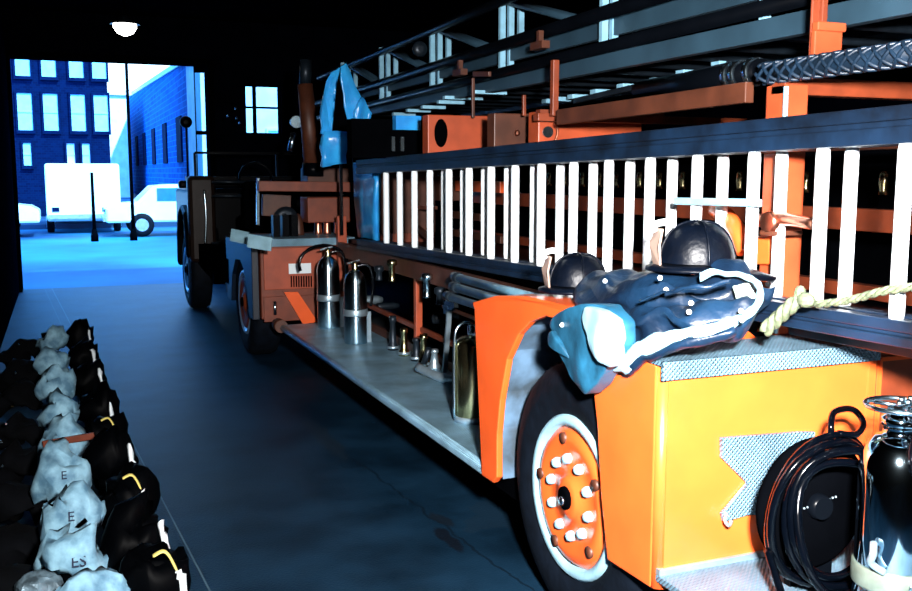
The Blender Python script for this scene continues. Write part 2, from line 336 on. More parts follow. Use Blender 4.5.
# further body end right of the fender, with beaded panel
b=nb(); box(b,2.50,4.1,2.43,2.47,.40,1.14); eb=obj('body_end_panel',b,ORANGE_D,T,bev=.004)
for x0,z0,x1,z1 in ((2.55,.50,4.0,.50),(2.55,1.07,4.0,1.07)): 
    b=nb(); bar(b,(x0,2.425,z0),(x1,2.425,z1),.012,.014); obj('bead',b,ORANGE,eb)
b=nb(); bar(b,(2.55,2.425,.5),(2.55,2.425,1.07),.012,.014); obj('bead',b,ORANGE,eb)
b=nb(); bar(b,(2.505,2.42,.4),(2.505,2.42,1.14),.03,.02); obj('corner_strip',b,ORANGE,eb)
# rear step
b=nb(); box(b,1.67,4.1,1.3,2.44,.425,.45); st=obj('rear_step',b,PLATEW,T,bev=.004)
b=nb(); box(b,1.67,4.1,2.405,2.43,.45,.47); obj('flange',b,STEEL,st)
b=nb(); box(b,1.75,4.05,1.33,7.9,.30,.40); obj('chassis_rail',b,MATTE,T)
# rear wheel
def wheel(c,R,lugs=True,rimm=ORANGE,name='wheel'):
    cx,cy,cz=c
    b=nb(); r=R*.57
    lathe(b,[(.045,-.015),(.075,-.012),(.085,.004),(r*.60,.010),(r*.72,-.006),(r*.84,.0),(r*.90,.022),(r*.93,.03),(r*.93,.18)],(cx,cy,cz),'X',40); w=obj(name,b,rimm,T)
    b=nb(); lathe(b,[(r*.92,.055),(r*.93,.0),(r*1.02,-.006),(r*1.07,.01),(r*1.05,.06)],(cx,cy,cz),'X',48)
    o=obj('rim_ring',b,STEEL if not lugs else TRIM,w)
    b=nb(); W=.26
    lathe(b,[(r*1.02,.03),(r*1.12,.0),(R*.78,-.012),(R*.90,.004),(R*.965,.022),(R*.99,.045),(R,.07),(R,W-.05),(R*.97,W-.01),(R*.8,W),(r,W)],(cx,cy,cz),'X',64)
    ty=obj('tyre',b,RUBBER,w)
    b=nb()
    for k in range(60):
        pl=[]
        for da,rr in ((-.035,R-.02),(.035,R-.02),(.035,R+.004),(-.035,R+.004)):
            a=2*PI*k/60+da; pl.append((cx+.05,cy+rr*math.cos(a),cz+rr*math.sin(a)))
        prism(b,pl,(W-.09,0,0))
    if lugs: obj('tread_lug',b,RUBBER,w)
    else: b.free()
    b=nb(); lathe(b,[(.046,.0),(.043,-.025),(.03,-.03),(.029,-.03)],(cx,cy,cz),'X',20); obj('hub_cap',b,MATTE,w)
    if lugs:
        b=nb(); lathe(b,[(.016,-.03),(.015,-.042),(.004,-.045)],(cx,cy-.01,cz-.005),'X',12); obj('axle_nut',b,CHROME,w)
        for k in range(10):
            a=2*PI*(k+.3)/10; y=cy+.145*math.cos(a); z=cz+.145*math.sin(a)
            b=nb(); lathe(b,[(.021,.03),(.0205,-.006),(.014,-.018),(.004,-.021)],(cx,y,z),'X',10); obj('lug_nut',b,TRIM,w)
        for k in range(5):
            a=2*PI*(k+.1)/5; y=cy+.222*math.cos(a); z=cz+.222*math.sin(a)
            b=nb(); lathe(b,[(.022,.01),(.022,-.012),(.004,-.013)],(cx,y,z),'X',12); obj('vent_hole',b,BROWN,w)
    return w
wheel((1.70,3.04,.498),.508)
b=nb(); sweep(b,[(1.9,3.02,.5),(3.9,3.02,.5)],.07); obj('axle',b,MATTE,T)
# running board with rolled edge
b=nb(); box(b,1.69,2.33,3.80,8.05,.37,.41); rb=obj('running_board',b,PLATE,T,bev=.003)
b=nb(); sweep(b,[(1.695,3.80,.385),(1.695,8.05,.385)],.028); obj('rolled_edge',b,PLATE,rb)
b=nb(); sweep(b,[(1.68,8.02,.40),(1.68,8.17,.40)],.055,seg=16); obj('end_roller',b,BROWN,rb)
# compartment behind the board
b=nb(); box(b,2.30,2.33,3.87,8.2,.41,.47); cs=obj('compartment',b,BROWN,T)
b=nb(); box(b,2.9,2.95,3.87,8.2,.41,1.1); obj('back_sheet',b,MATTE,cs)
b=nb(); box(b,2.33,2.9,3.87,8.2,.37,.41); obj('bottom_sheet',b,BLACK,cs)
b=nb(); a=onX(418,298,2.30); c=onX(419,342,2.30); bar(b,(2.30,a.y,.98),(2.30,a.y,.41),.05,.05); obj('upright',b,ORANGE_M,cs,bev=.005)
b=nb(); a=onX(366,304,2.32); c=onX(476,323,2.32); bar(b,(2.32,a.y,a.z),(2.32,c.y,a.z-.02),.03,.035); obj('long_rod',b,ORANGE_D,cs,bev=.004)
b=nb(); bar(b,(2.36,6.0,.80),(2.36,4.1,.78),.02,.02); obj('rod',b,BROWN,cs)
# beam under the ground ladders
b=nb(); box(b,2.20,2.25,3.87,8.1,.98,1.10); bm_=obj('ladder_shelf',b,BROWN,T,bev=.004)
for k,(x,y) in enumerate(((392,262),(427,276),(379,268),(440,290))):
    q=onX(x,y,2.16); h=.13 if k<2 else .08
    b=nb(); lathe(b,[(.02,.02),(.036,.012),(.038,-.02),(.022,-.03),(.024,-h),(.028,-h-.01)],(2.16,q.y,q.z),'Z',14); obj('cap_fitting',b,(CHROME if k==1 else BRASS) if k<2 else DARKM,bm_)
# frame posts, beams of the trailer
def pbeam(name,m,plane,c,x0,y0,x1,y1,w,h,par=T,lab=None,bev=.004):
    fn=onX if plane=='X' else onY
    b=nb(); bar(b,fn(x0,y0,c),fn(x1,y1,c),w,h); return obj(name,b,m,par,bev=bev,label=lab)
q=onX(783,90,2.34); 
b=nb(); box(b,2.30,2.40,q.y-.06,q.y+.04,1.13,2.0); po=obj('frame_post',b,ORANGE_M,T,bev=.006)
b=nb(); sweep(b,[(2.30,q.y-.062,1.14),(2.30,q.y-.062,1.99)],.009); obj('edge_highlight',b,TRIM,po)  # pale strip modelled as the highlight along the post edge
for z in (1.26,1.31):
    b=nb(); ball(b,(2.295,q.y-.02,z),.011); obj('rivet',b,STEEL,po)
b=nb(); bar(b,(2.30,q.y-.02,1.995),(3.9,q.y-.02,1.995),.07,.06); obj('cross_beam',b,ORANGE_D,T,bev=.004)
# tall bracket above the braided guard
q=onX(808,50,2.40); 
b=nb(); box(b,2.40,2.425,q.y-.06,q.y+.0,2.05,2.75); box(b,2.37,2.425,q.y-.045,q.y-.035,2.05,2.75); tb=obj('stanchion',b,ORANGE_D,T,bev=.004)
q2=onY(833,55,q.y-.07); q3=onY(817,30,q.y-.07)
b=nb(); a=onY(814,57,q.y-.08); c=onY(843,32,q.y-.08); box(b,a.x,c.x,q.y-.08,q.y-.06,a.z,c.z); obj('stanchion_box',b,ORANGE_M,tb,bev=.004)
b=nb(); a=onY(818,30,q.y-.09); c=onY(847,23,q.y-.09); box(b,a.x,c.x,q.y-.09,q.y-.06,a.z,c.z); obj('stanchion_cap',b,ORANGE_M,tb,bev=.004)
# long brown side beam, thin beams and cross members
b=nb(); a=onX(750,84,2.34); c=onX(590,114,2.34); bar(b,(2.34,a.y,1.99),(2.34,c.y+.3,1.975),.04,.075); obj('side_beam',b,BROWN,T,bev=.004)
b=nb(); box(b,2.30,4.0,4.50,4.56,1.965,2.005); obj('cross_beam',b,ORANGE_D,T,bev=.003)
pbeam('upright_rod',ORANGE_D,'X',2.36,555,60,554,116,.035,.035)
pbeam('upright_rod',ORANGE_D,'X',2.40,524,95,524,116,.02,.02)
pbeam('hook_arm',BROWN,'X',2.42,474,74,490,74,.02,.03); pbeam('upright_rod',BROWN,'X',2.42,473,78,473,118,.02,.02)
# equipment boxes between the ladder beds
def ybox(name,m,Y,x0,y0,x1,y1,d,par=T,lab=None):
    a=onY(x0,y1,Y); c=onY(x1,y0,Y); b=nb(); box(b,a.x,c.x,Y,Y+d,a.z,c.z); return obj(name,b,m,par,bev=.006,label=lab)
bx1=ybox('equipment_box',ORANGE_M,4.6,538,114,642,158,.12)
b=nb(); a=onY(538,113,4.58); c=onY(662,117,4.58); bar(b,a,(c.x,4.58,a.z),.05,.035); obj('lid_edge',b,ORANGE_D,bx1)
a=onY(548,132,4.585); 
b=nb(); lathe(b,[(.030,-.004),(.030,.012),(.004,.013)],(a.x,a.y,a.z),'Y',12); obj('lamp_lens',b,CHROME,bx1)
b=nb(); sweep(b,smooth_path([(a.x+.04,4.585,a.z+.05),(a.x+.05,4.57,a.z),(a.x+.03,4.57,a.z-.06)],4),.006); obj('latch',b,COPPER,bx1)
bx2=ybox('equipment_box',BROWN,5.0,494,114,538,152,.1)  # shadow on this face is painted in by the brown colour
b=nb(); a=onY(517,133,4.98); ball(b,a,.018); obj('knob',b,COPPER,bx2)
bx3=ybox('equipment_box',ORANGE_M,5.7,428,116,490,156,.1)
a=onY(441,133,5.68)
b=nb(); lathe(b,[(.012,-.01),(.075,-.01),(.08,.0),(.075,.01)],(a.x,a.y,a.z),'Y',18); bmesh.ops.scale(b,vec=(.55,1,1.1),verts=b.verts,space=Matrix.Translation(-a)); obj('oval_port',b,MATTE,bx3)
bx4=ybox('equipment_box',MATTE,6.5,352,120,428,158,.12,lab='black box with a blue flap and chrome latches')
for x in (393,402):
    b=nb(); a=onY(x,144,6.47); box(b,a.x-.012,a.x+.012,6.46,6.5,a.z-.05,a.z+.05); obj('latch',b,CHROME,bx4)
b=nb(); a=onY(395,124,6.45); c=onY(420,119,6.45); box(b,a.x,c.x,6.43,6.5,a.z-.04,c.z+.02); obj('blue_flap',b,TARP,bx4)
ybox('ledge_block',ORANGE_D,4.2,664,130,700,136,.1); 
# far side of the trailer bed, seen between the rungs
b=nb(); box(b,3.30,3.36,1.2,8.0,1.44,1.54); fb=obj('far_side_beam',b,ORANGE_D,T,bev=.004)
b=nb(); box(b,3.30,3.34,1.2,8.0,1.80,1.83); obj('far_side_rail',b,BROWN,T)
b=nb(); box(b,3.30,3.36,1.2,8.0,1.14,1.20); obj('far_side_sill',b,ORANGE_D,T)
b=nb(); box(b,3.9,3.95,1.0,8.2,.4,1.9); obj('far_side_sheet',b,MATTE,T)
b=nb(); box(b,2.33,3.9,2.47,8.2,1.08,1.12); obj('bed_deck',b,BLACK,T)
for x in (884,806,740,683,660,640,617,600,583,566,550,497,470,440):
    q=onX(x,183,3.28); b=nb(); lathe(b,[(.012,.05),(.02,.04),(.024,0),(.018,-.03),(.022,-.05)],(3.28,q.y,1.655),'Z',10); obj('brass_coupling',b,BRASS,fb)
# brown panels and rods at the front end of the bed
def xbox(name,m,X,x0,y0,x1,y1,d,par=T,lab=None):
    a=onX(x0,y1,X); c=onX(x1,y0,X); zc=onX((x0+x1)/2,y0,X).z; za=onX((x0+x1)/2,y1,X).z
    b=nb(); box(b,X,X+d,min(a.y,c.y),max(a.y,c.y),za,zc); return obj(name,b,m,par,bev=.004,label=lab)
xbox('front_panel',ORANGE_D,2.55,376,178,392,241,.3); xbox('front_panel',ORANGE_D,2.75,394,176,412,243,.2)
xbox('front_panel',BROWN,2.9,415,176,440,200,.2); xbox('cross_bar',ORANGE,3.0,455,181,500,192,.05); xbox('cross_bar',BROWN,3.0,440,212,480,219,.05); xbox('cross_bar',BROWN,3.0,440,232,500,239,.05)
pbeam('red_bar',COPPER,'X',2.7,404,207,436,208,.03,.03); pbeam('strut',BROWN,'X',2.7,400,214,430,238,.03,.05)
b=nb(); 
q=onX(375,200,2.45); box(b,2.42,2.9,7.55,7.6,1.2,1.85); obj('bed_bulkhead',b,BROWN,T)
# latch clamp and folded arm on the post
lc=[onX(757,221,2.26),onX(775,218,2.24),onX(792,220,2.22),onX(815,224,2.20)]
b=nb(); sweep(b,smooth_path(lc,4),[.022]*4+[.022]*4+[.02]*4+[.018],seg=10); cl=obj('clamp_lever',b,COPPER,T)
b=nb(); q=onX(771,222,2.22); lathe(b,[(.034,-.02),(.038,0),(.034,.02)],q,'X',14); obj('clamp_pivot',b,COPPER,cl)
b=nb(); box(b,2.2,2.33,q.y-.03,q.y+.03,q.z-.045,q.z-.03); obj('clamp_plate',b,BROWN,cl)
b=nb(); ps=[onX(716,209,2.30),onX(726,216,2.28),onX(738,232,2.26),onX(746,252,2.26)]; sweep(b,smooth_path(ps,5),.033,seg=12); obj('bent_arm',b,ORANGE,T)
b=nb(); ps=[onX(752,250,2.30),onX(775,250,2.30)]; bar(b,ps[0],ps[1],.05,.10); obj('clamp_plate',b,ORANGE,T,bev=.005)
pbeam('pale_rod',PALE,'X',2.12,675,201,760,203,.02,.026)
# pike poles / tubes carried below the ladder
def tube_thing(name,x0,y0,x1,y1,X,r,m,lab,cat,grp=None):
    a=onX(x0,y0,X); c=onX(x1,y1,X); d=(c-a); e=c+d.normalized()*.9
    e=Vector((X,3.3,c.z+(a.z-c.z)*0))
    t=thing(name,(X,(a.y+3.3)/2,a.z-r),lab,cat,grp)
    b=nb(); sweep(b,[(X,a.y,a.z),(X,3.3,a.z)],r,seg=12); obj('shaft',b,m,t)
    b=nb(); sweep(b,[(X,a.y+.02,a.z),(X,a.y-.05,a.z)],r*1.25,seg=12); obj('ferrule',b,DARKM,t)
tube_thing('pike_pole',456,277,500,290,2.06,.024,PALE,'pale tube under the ground ladder, topmost of three','pole','poles under the ladder')
tube_thing('pike_pole',454,287,495,300,2.00,.024,PALE,'pale tube under the ground ladder, middle of three','pole','poles under the ladder')
tube_thing('pike_pole',448,296,478,308,1.95,.022,PALE,'pale tube under the ground ladder, lowest of three','pole','poles under the ladder')
# aerial ladder: three nested sections
AX=2.62
b=nb(); box(b,AX-.03,AX+.02,1.6,9.3,2.215,2.30); ae=obj('aerial_ladder',b,BLUESTEEL,T,bev=.004,label='blue-grey aerial ladder with truss sides on top of the truck')
b=nb(); sweep(b,[(AX-.05,2.2,2.345),(AX-.05,10.2,2.275)],.032,seg=12); obj('base_tube',b,BLACK,ae)
b=nb(); sweep(b,[(AX-.05,2.2,2.52),(AX-.05,10.2,2.43)],.036,seg=12); obj('middle_tube',b,BLACK,ae)
b=nb(); sweep(b,[(AX-.02,2.2,2.80),(AX-.02,10.2,2.70)],.03,seg=12); obj('top_tube',b,BLACK,ae)
b=nb(); box(b,AX+.05,AX+.08,1.6,9.3,2.40,2.50); obj('inner_rail',b,BLUESTEEL,ae)
for s in range(1):
    b=nb(); box(b,AX+.95,AX+1.0,1.6,9.3,2.22,2.34); obj('far_rail',b,DARKM,ae)
    b=nb(); sweep(b,[(AX+.98,2.2,2.80),(AX+.98,10.2,2.70)],.03,seg=10); obj('far_tube',b,DARKM,ae)
ys=[onX(x,60,AX-.03).y for x in (598,496,428,378)]
sp=(ys[3]-ys[0])/3
for i in range(-1,5):
    y=ys[0]+sp*i; z0,z1=2.30,2.77
    for j,(dx,dy,zb) in enumerate(((0,0,2.30),(.06,-.0,2.39),(.13,0,2.5))):
        b=nb(); yy=y-.04*j if 0 else y; bar(b,(AX+dx,y,zb-.04),(AX+dx,y,z1-.02*j),.036,.03); obj('post',b,PALE,ae)
    for j,dx in enumerate((.0,.06)):
        b=nb(); sweep(b,[(AX+.03+dx,y-.03,2.76),(AX+.03+dx,y-sp*.8,2.50)],.022,seg=8); obj('brace',b,BLUESTEEL,ae)
    b=nb(); sweep(b,[(AX+.98,y,2.3),(AX+.98,y,2.78)],.02,seg=8); obj('post',b,DARKM,ae)
for i in range(20):
    y=2.2+i*.36; b=nb(); sweep(b,[(AX,y,2.26),(AX+.95,y,2.26)],.018,seg=8); obj('rung',b,DARKM,ae)
for x0,x1,yy in ((393,415,114),(407,430,110.5),(422,445,107),(438,464,102),(444,482,97.5),(474,506,92)):
    a=onY(x0,yy,6.6); X0=2.50; k=X0/onX(x0,yy,1).x; p=onX(x0,yy,2.52); q=onY(x1,yy,p.y); b=nb(); box(b,p.x,q.x,p.y-.02,p.y+.03,p.z-.012,p.z+.012); obj('tread',b,PALE,ae,bev=.003)
for x0,x1,yy in ((545,556,101),(556,584,99),(571,602,96.5),(594,620,91.5),(621,641,86),(654,673,80),(681,698,72.5),(717,724,64)):
    p=onX(x0,yy,3.0); q=onY(x1,yy,p.y); b=nb(); box(b,p.x,q.x,p.y-.02,p.y+.05,p.z-.014,p.z+.014); obj('tread',b,PALE,ae,bev=.003)
b=nb(); bar(b,onX(575,101,2.98),onX(745,62,2.98),.03,.03); obj('tread_rail',b,DARKM,ae)
for x,y in ((540,40),(460,68)):
    q=onX(x,y,AX-.12); b=nb(); bar(b,q+Vector((0,0,.05)),q-Vector((0,0,.03)),.03,.03); bar(b,q+Vector((0,.07,-.03)),q-Vector((0,.07,.03)),.05,.04); obj('lock_cleat',b,BROWN,ae)
q=onX(420,49,AX-.1); b=nb(); lathe(b,[(.02,-.02),(.055,-.01),(.06,.01)],q,'Y',18); obj('round_lamp',b,DARKM,ae)
# chrome rings and dark cylinder in front of braided guard
cyl0=onX(762,71,2.38); cyl1=onX(640,88,2.38)
b=nb(); sweep(b,[cyl0,(2.38,cyl1.y,cyl0.z-.01)],.045,seg=14); hc=obj('guard_cylinder',b,BLACK,T)
for x in (733,741,755):
    q=onX(x,74,2.38); b=nb(); sweep(b,[(2.38,q.y-.014,cyl0.z),(2.38,q.y+.014,cyl0.z)],.053,seg=18); obj('chrome_ring',b,CHROME,hc)
# braided guard
def braid(bm,p,q,r,pitch,tw=2,n=8):
    p,q=Vector(p),Vector(q); L=(q-p).length; fr=frames([p,q])[0]; N=int(L/pitch*6)
    for k in range(n):
        d=1 if k%2 else -1
        pts=[]
        for i in range(N+1):
            t=i/N; a=2*PI*(k/n)+d*t*L/pitch*1.2; c=p+(q-p)*t; pts.append(c+fr[2]*(r*math.sin(a))+fr[3]*(r*math.cos(a)))
        sweep(bm,pts,r*.20,seg=5)
    sweep(bm,[p,q],r*.86,seg=12)
g0=onX(763,74,2.30); g1=onX(960,46,2.30)
b=nb(); braid(b,g0,g1,.034,.042,n=8); 
tag(obj('hose_line',b,HOSEK),'braided dark blue hose lying along the top beam at upper right','hose')
# ---- tractor (front part) ----
BYv=8.35
a=onY(262,324,BYv); c=onY(345,238,BYv)
b=nb(); box(b,a.x,2.40,BYv,9.6,.42,1.10); tf=obj('tractor_fender',b,ORANGE_D,T,bev=.01)
for nm,(x0,y0,x1,y1),m in (('rear_sheet',(264,246,345,290),ORANGE_M),('lower_sheet',(264,293,345,322),ORANGE_D)):
    p=onY(x0,y1,BYv); q=onY(x1,y0,BYv); b=nb(); box(b,p.x,min(q.x,2.40),BYv-.02,BYv,p.z,q.z); obj(nm,b,m,tf,bev=.004)
b=nb(); box(b,1.55,2.42,BYv-.03,9.0,1.10,1.125); box(b,1.55,2.42,BYv-.035,BYv-.02,1.06,1.125); obj('tread_top',b,PLATE,tf)
p=onY(289,274,BYv-.03); q=onY(311,263,BYv-.03); b=nb(); box(b,p.x,q.x,BYv-.03,BYv-.02,p.z,q.z); obj('licence_plate',b,WHITE,tf)
for k in range(9):
    p=onY(291+k*2.5,287,BYv-.03); q=onY(292+k*2.5,276,BYv-.03); b=nb(); box(b,p.x,q.x,BYv-.03,BYv-.02,p.z,q.z); obj('vent_slot',b,MATTE,tf)
p=[onY(284,292,BYv-.06),onY(298,292,BYv-.06),onY(318,322,BYv-.06),onY(303,324,BYv-.06)]
b=nb(); prism(b,p,(0,.04,0)); obj('diagonal_brace',b,ORANGE,T)
b=nb(); q=onY(275,308,BYv-.05); sweep(b,[q+Vector((0,0,.06)),q-Vector((0,0,.06))],.015); obj('hook_ring',b,CHROME,T)
# fender flank with arch toward the wheel
FA=1.50
fl=[(9.75,1.06),(8.35,1.10),(8.35,.42),(8.55,.42),(8.6,.62),(8.75,.82),(8.95,.90),(9.2,.88),(9.4,.72),(9.5,.45),(9.75,.45)]
b=nb(); prism(b,[(FA,y,z) for y,z in fl],(.06,0,0)); obj('tractor_flank',b,mat('blue_black_enamel',(.002,.008,.02),.4,0,.1,4),T,bev=.006)
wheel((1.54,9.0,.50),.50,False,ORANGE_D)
for x0,y0,x1,y1 in ((231,225,247,237),(248,230,271,243)):
    p=onZ(x0,y1,1.14); q=onZ(x1,y1,1.14); b=nb(); r=onY(x0,y0,p.y); 
    bar(b,(p.x,p.y,1.16),(q.x,p.y-.1,1.13),.02,.11); obj('reflector_pad',b,TRIM,T,bev=.003)
# front fender + front wheel + cab body
def shell(bm,pts,rad,seg=16):
    sweep(bm,pts,rad,seg=seg)
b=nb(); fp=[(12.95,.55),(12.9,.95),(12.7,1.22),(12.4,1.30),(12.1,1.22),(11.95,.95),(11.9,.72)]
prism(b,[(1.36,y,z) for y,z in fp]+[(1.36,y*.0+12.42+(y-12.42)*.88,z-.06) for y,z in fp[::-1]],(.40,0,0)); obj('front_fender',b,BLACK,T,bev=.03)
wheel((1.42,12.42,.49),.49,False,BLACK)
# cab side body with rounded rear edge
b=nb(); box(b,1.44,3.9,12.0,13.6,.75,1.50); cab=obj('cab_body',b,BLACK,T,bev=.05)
b=nb(); box(b,1.40,1.72,11.85,12.05,.62,1.66); obj('cab_door',b,mat('brown_black_paint',(.012,.006,.004),.35,spec=.2),cab,bev=.05,label='dark door edge with an added highlight streak')
q0=onY(204,190,11.84); q1=onY(205,246,11.84)
b=nb(); sweep(b,smooth_path([(q0.x,11.83,q0.z),(q0.x+.01,11.82,(q0.z+q1.z)/2),(q1.x,11.83,q1.z)],5),.014); obj('door_edge_highlight',b,CHROME,cab)  # chrome strip added as the highlight on the curved door edge
b=nb(); box(b,1.38,3.9,12.6,12.75,1.50,1.60); obj('cowl',b,BLACK,cab,bev=.03)
b=nb(); 
a=onY(186,178,12.3); c=onY(240,178,12.3); box(b,a.x,c.x+1.2,12.25,12.4,a.z-.03,a.z+.02); obj('cab_top_edge',b,BLACK,cab)
q=onY(186,122,12.3)
b=nb(); sweep(b,[(q.x,12.3,1.55),(q.x,12.3,q.z-.05)],.012); mi=obj('mirror_arm',b,BLACK,cab)
b=nb(); lathe(b,[(.02,-.03),(.07,-.02),(.075,.01)],q,'Y',18); obj('mirror',b,BLACK,mi)
# open cab interior: seats, wheel, windshield
for X in (1.9,2.9):
    b=nb(); box(b,X,X+.6,11.0,11.5,1.05,1.2); se=obj('seat',b,MATTE,cab,bev=.04); b=nb(); box(b,X,X+.6,10.9,11.02,1.1,1.6); obj('seat_back',b,MATTE,se,bev=.04)
b=nb(); pts=[(2.2+.2*math.cos(t*PI/8),11.8+.06*math.sin(t*PI/8),1.62+.2*math.sin(t*PI/8)) for t in range(17)]; sweep(b,pts,.014,cap=False); obj('steering_wheel',b,BLACK,cab)
b=nb()
for x in (1.6,2.65,3.7): bar(b,(x,12.7,1.6),(x,12.72,1.95),.03,.03)
bar(b,(1.6,12.72,1.95),(3.7,12.72,1.95),.03,.03)
obj('windshield_frame',b,BLACK,cab)
b=nb(); box(b,1.5,3.9,9.6,12.0,.60,.85); obj('tractor_chassis',b,MATTE,T)
b=nb(); a=onY(226,266,10.6); c=onY(236,290,10.6); box(b,a.x,c.x,10.6,10.65,c.z-.02,a.z); box(b,a.x-.05,c.x+.05,10.4,10.7,a.z,a.z+.03); obj('step_bracket',b,BROWN,T)
for y,zz in ((182,0),(196,0),(243,0)):
    a=onY(212,y,11.6); c=onY(250,y,11.6); b=nb(); sweep(b,[a,c],.016); obj('hand_rail',b,DARKM,T)
# uprights, beams and gear above the tractor fender
def ybeam(name,m,Y,x0,y0,x1,y1,w,h,lab=None):
    b=nb(); bar(b,onY(x0,y0,Y),onY(x1,y1,Y),w,h); return obj(name,b,m,T,bev=.004,label=lab)
ybeam('turntable_beam',ORANGE_D,8.7,258,186,353,187,.08,.09)
ybeam('turntable_beam',BROWN,9.0,262,205,290,206,.08,.20)
p=onY(308,223,8.6); q=onY(350,197,8.6); b=nb(); box(b,p.x,q.x,8.6,8.9,p.z,q.z); obj('turntable_box',b,ORANGE_D,T,bev=.01)
p=onY(308,184,9.0); q=onY(350,168,9.0); b=nb(); box(b,p.x,q.x,9.0,9.3,p.z,q.z); obj('turntable_box',b,BROWN,T,bev=.01)
ybeam('corner_upright',ORANGE_M,8.2,341,216,344,330,.08,.06)
ybeam('chrome_post',CHROME,9.4,258,178,258,225,.03,.03)
ybeam('dark_rod',BLACK,8.0,341,60+105,342,235,.025,.02)
q=onY(312,160,8.9); q1=onY(304,84,8.9)
b=nb(); sweep(b,[onY(313,166,8.9),onY(305,84,8.9)],[.085,.07],seg=18); lc_=obj('lift_cylinder',b,BROWN,T)
b=nb(); sweep(b,[onY(305,84,8.9),onY(306,60,8.9)],.055,seg=16); obj('cylinder_head',b,DARKM,lc_)
b=nb(); sweep(b,[onY(313,176,8.9),onY(313,163,8.9)],.10,seg=16); obj('cylinder_foot',b,BLACK,lc_)
q=onY(296,122,9.6); b=nb(); lathe(b,[(.02,.08),(.05,.06),(.065,-.02),(.06,-.03)],q,'Y',16); obj('spotlight',b,CHROME,T)
q=onY(292,142,9.6); b=nb(); sweep(b,[q+Vector((.02,0,.09)),q-Vector((.02,0,.09))],.03); obj('bell_bracket',b,CHROME,T)
for k,(x,y) in enumerate(((237,118),(228,116),(240,123),(236,108))):
    q=onY(x,y,12.6); b=nb(); ball(b,q,.02); obj('glint_bead',b,CHROME,cab)  # small chrome beads added to stand for glints
# pump fittings: gauges and domes on the tractor deck
for k,(x,y,r,m) in enumerate(((298,212,.05,BROWN),(285,205,.04,DARKM),(318,222,.035,COPPER),(327,222,.035,COPPER),(337,218,.03,COPPER))):
    q=onY(x,y,8.8); b=nb(); lathe(b,[(r*1.1,0),(r*1.1,.02),(r,.06),(r*.9,.13),(r*.5,.18),(r*.1,.20)],(q.x,8.8,1.125),'Z',14); obj('pump_dome',b,m,T)
q=onY(240,215,8.9); b=nb(); lathe(b,[(.03,.06),(.10,.05),(.11,-.05),(.06,-.06)],onY(285,218,8.9),'Y',18); obj('hose_inlet',b,DARKM,T)
for i in range(3):
    q=onY(277+i*9,232,8.6); b=nb(); box(b,q.x-.03,q.x+.03,8.6,8.7,1.12,1.32); obj('battery_box',b,BLACK,T)

# ---- blue tarps ----
def sheet(name,pts,off,m,seed=0,amp=.02,sub=2):
    b=nb(); prism(b,pts,off); bmesh.ops.triangulate(b,faces=b.faces); bmesh.ops.subdivide_edges(b,edges=b.edges,cuts=3,use_grid_fill=True)
    for v in b.verts: v.co+=Vector((noise.noise(v.co*6+Vector((seed,0,0))),noise.noise(v.co*6+Vector((0,seed,5))),noise.noise(v.co*5)*.5))*amp
    return b
TX=thing('tarp_cover',(2.2,7.9,1.75),'crumpled bright blue tarp draped over the ladder controls','tarp')
TY=7.75
def ty(x,y,d=0): return onY(x,y,TY+d)
obj('front_fold',sheet('a',[ty(340,66),ty(346,63),ty(362,98),ty(352,128),ty(347,120)],(0,.03,0),TARP,1,.04),TARP,TX,smooth=True)
obj('left_fold',sheet('b',[ty(340,66),ty(331,78),ty(329,125),ty(331,133),ty(321,133),ty(322,110,-.1),ty(330,72)],(0,.03,0),TARP,2,.04),TARP,TX,smooth=True)
obj('inner_sheet',sheet('c',[ty(331,74,.05),ty(346,74,.05),ty(347,130,.05),ty(329,130,.05)],(0,.03,0),MATTE,3,.02),MATTE,TX,smooth=True,label='black inner sheet of the tarp')  # matt black sheet inside the folds
obj('skirt',sheet('d',[ty(321,130),ty(348,131),ty(347,164),ty(322,166)],(0,.05,0),TARP,4,.05),TARP,TX,smooth=True)
obj('side_flap',sheet('e',[ty(355,112,-.1),ty(363,98,-.1),ty(373,112,-.2),ty(368,124,-.2),ty(356,128,-.1)],(0,.03,0),TARP,5,.04),TARP,TX,smooth=True)
b=sheet('f',[onX(355,162,2.3),onX(377,163,2.3),onX(376,239,2.3),onX(357,236,2.3)],(.04,0,0),TARP,9,.05)
tag(obj('plastic_sheet',b,TARP,smooth=True),'shiny blue plastic sheet hanging at the front end of the ground ladders','sheet')

# ---- ground ladders on the truck side ----
RX,RX2=2.15,2.23
ya=[onX(x,220,RX).y for x in (902,820,752,696,649,608,573,541,515,491,469,449,430,414.6,400,386.4)]
yb=[onX(x,220,RX2).y for x in (846,777,719,669,627,590.5,558,532,506,483,462,443)]
def lz0(y,k=0): return 1.195+(6.6-y)*.0215
def lz1(y): return 1.70+(6.6-y)*.017
def ground_ladder(X,ysr,y0,y1,r,label):
    t=thing('ground_ladder',(X,(y0+y1)/2,lz0((y0+y1)/2)-.08),label,'ladder','ground ladders on the truck side')
    for nm,f0,h in (('lower_rail',lz0,.075),('upper_rail',lz1,.105)):
        b=nb(); s=-1 if nm=='lower_rail' else 1
        for (w,ha,hb_) in ((.05,0,h*.45),(.034,h*.45,h*.62),(.05,h*.62,h)):
            pa=Vector((X,y0,f0(y0)+s*(ha+hb_)/2)); pb=Vector((X,y1,f0(y1)+s*(ha+hb_)/2)); bar(b,pa,pb,w,hb_-ha)
        obj(nm,b,RAIL,t,bev=.004)
    for y in ysr:
        b=nb(); z0,z1=lz0(y),lz1(y); sweep(b,[(X,y,z0-.03),(X,y,z0+.02),(X,y,z1-.02),(X,y,z1+.02)],[r*.8,r,r,r*.8],seg=14); obj('rung',b,WHITE,t)
sa=(ya[-1]-ya[0])/15
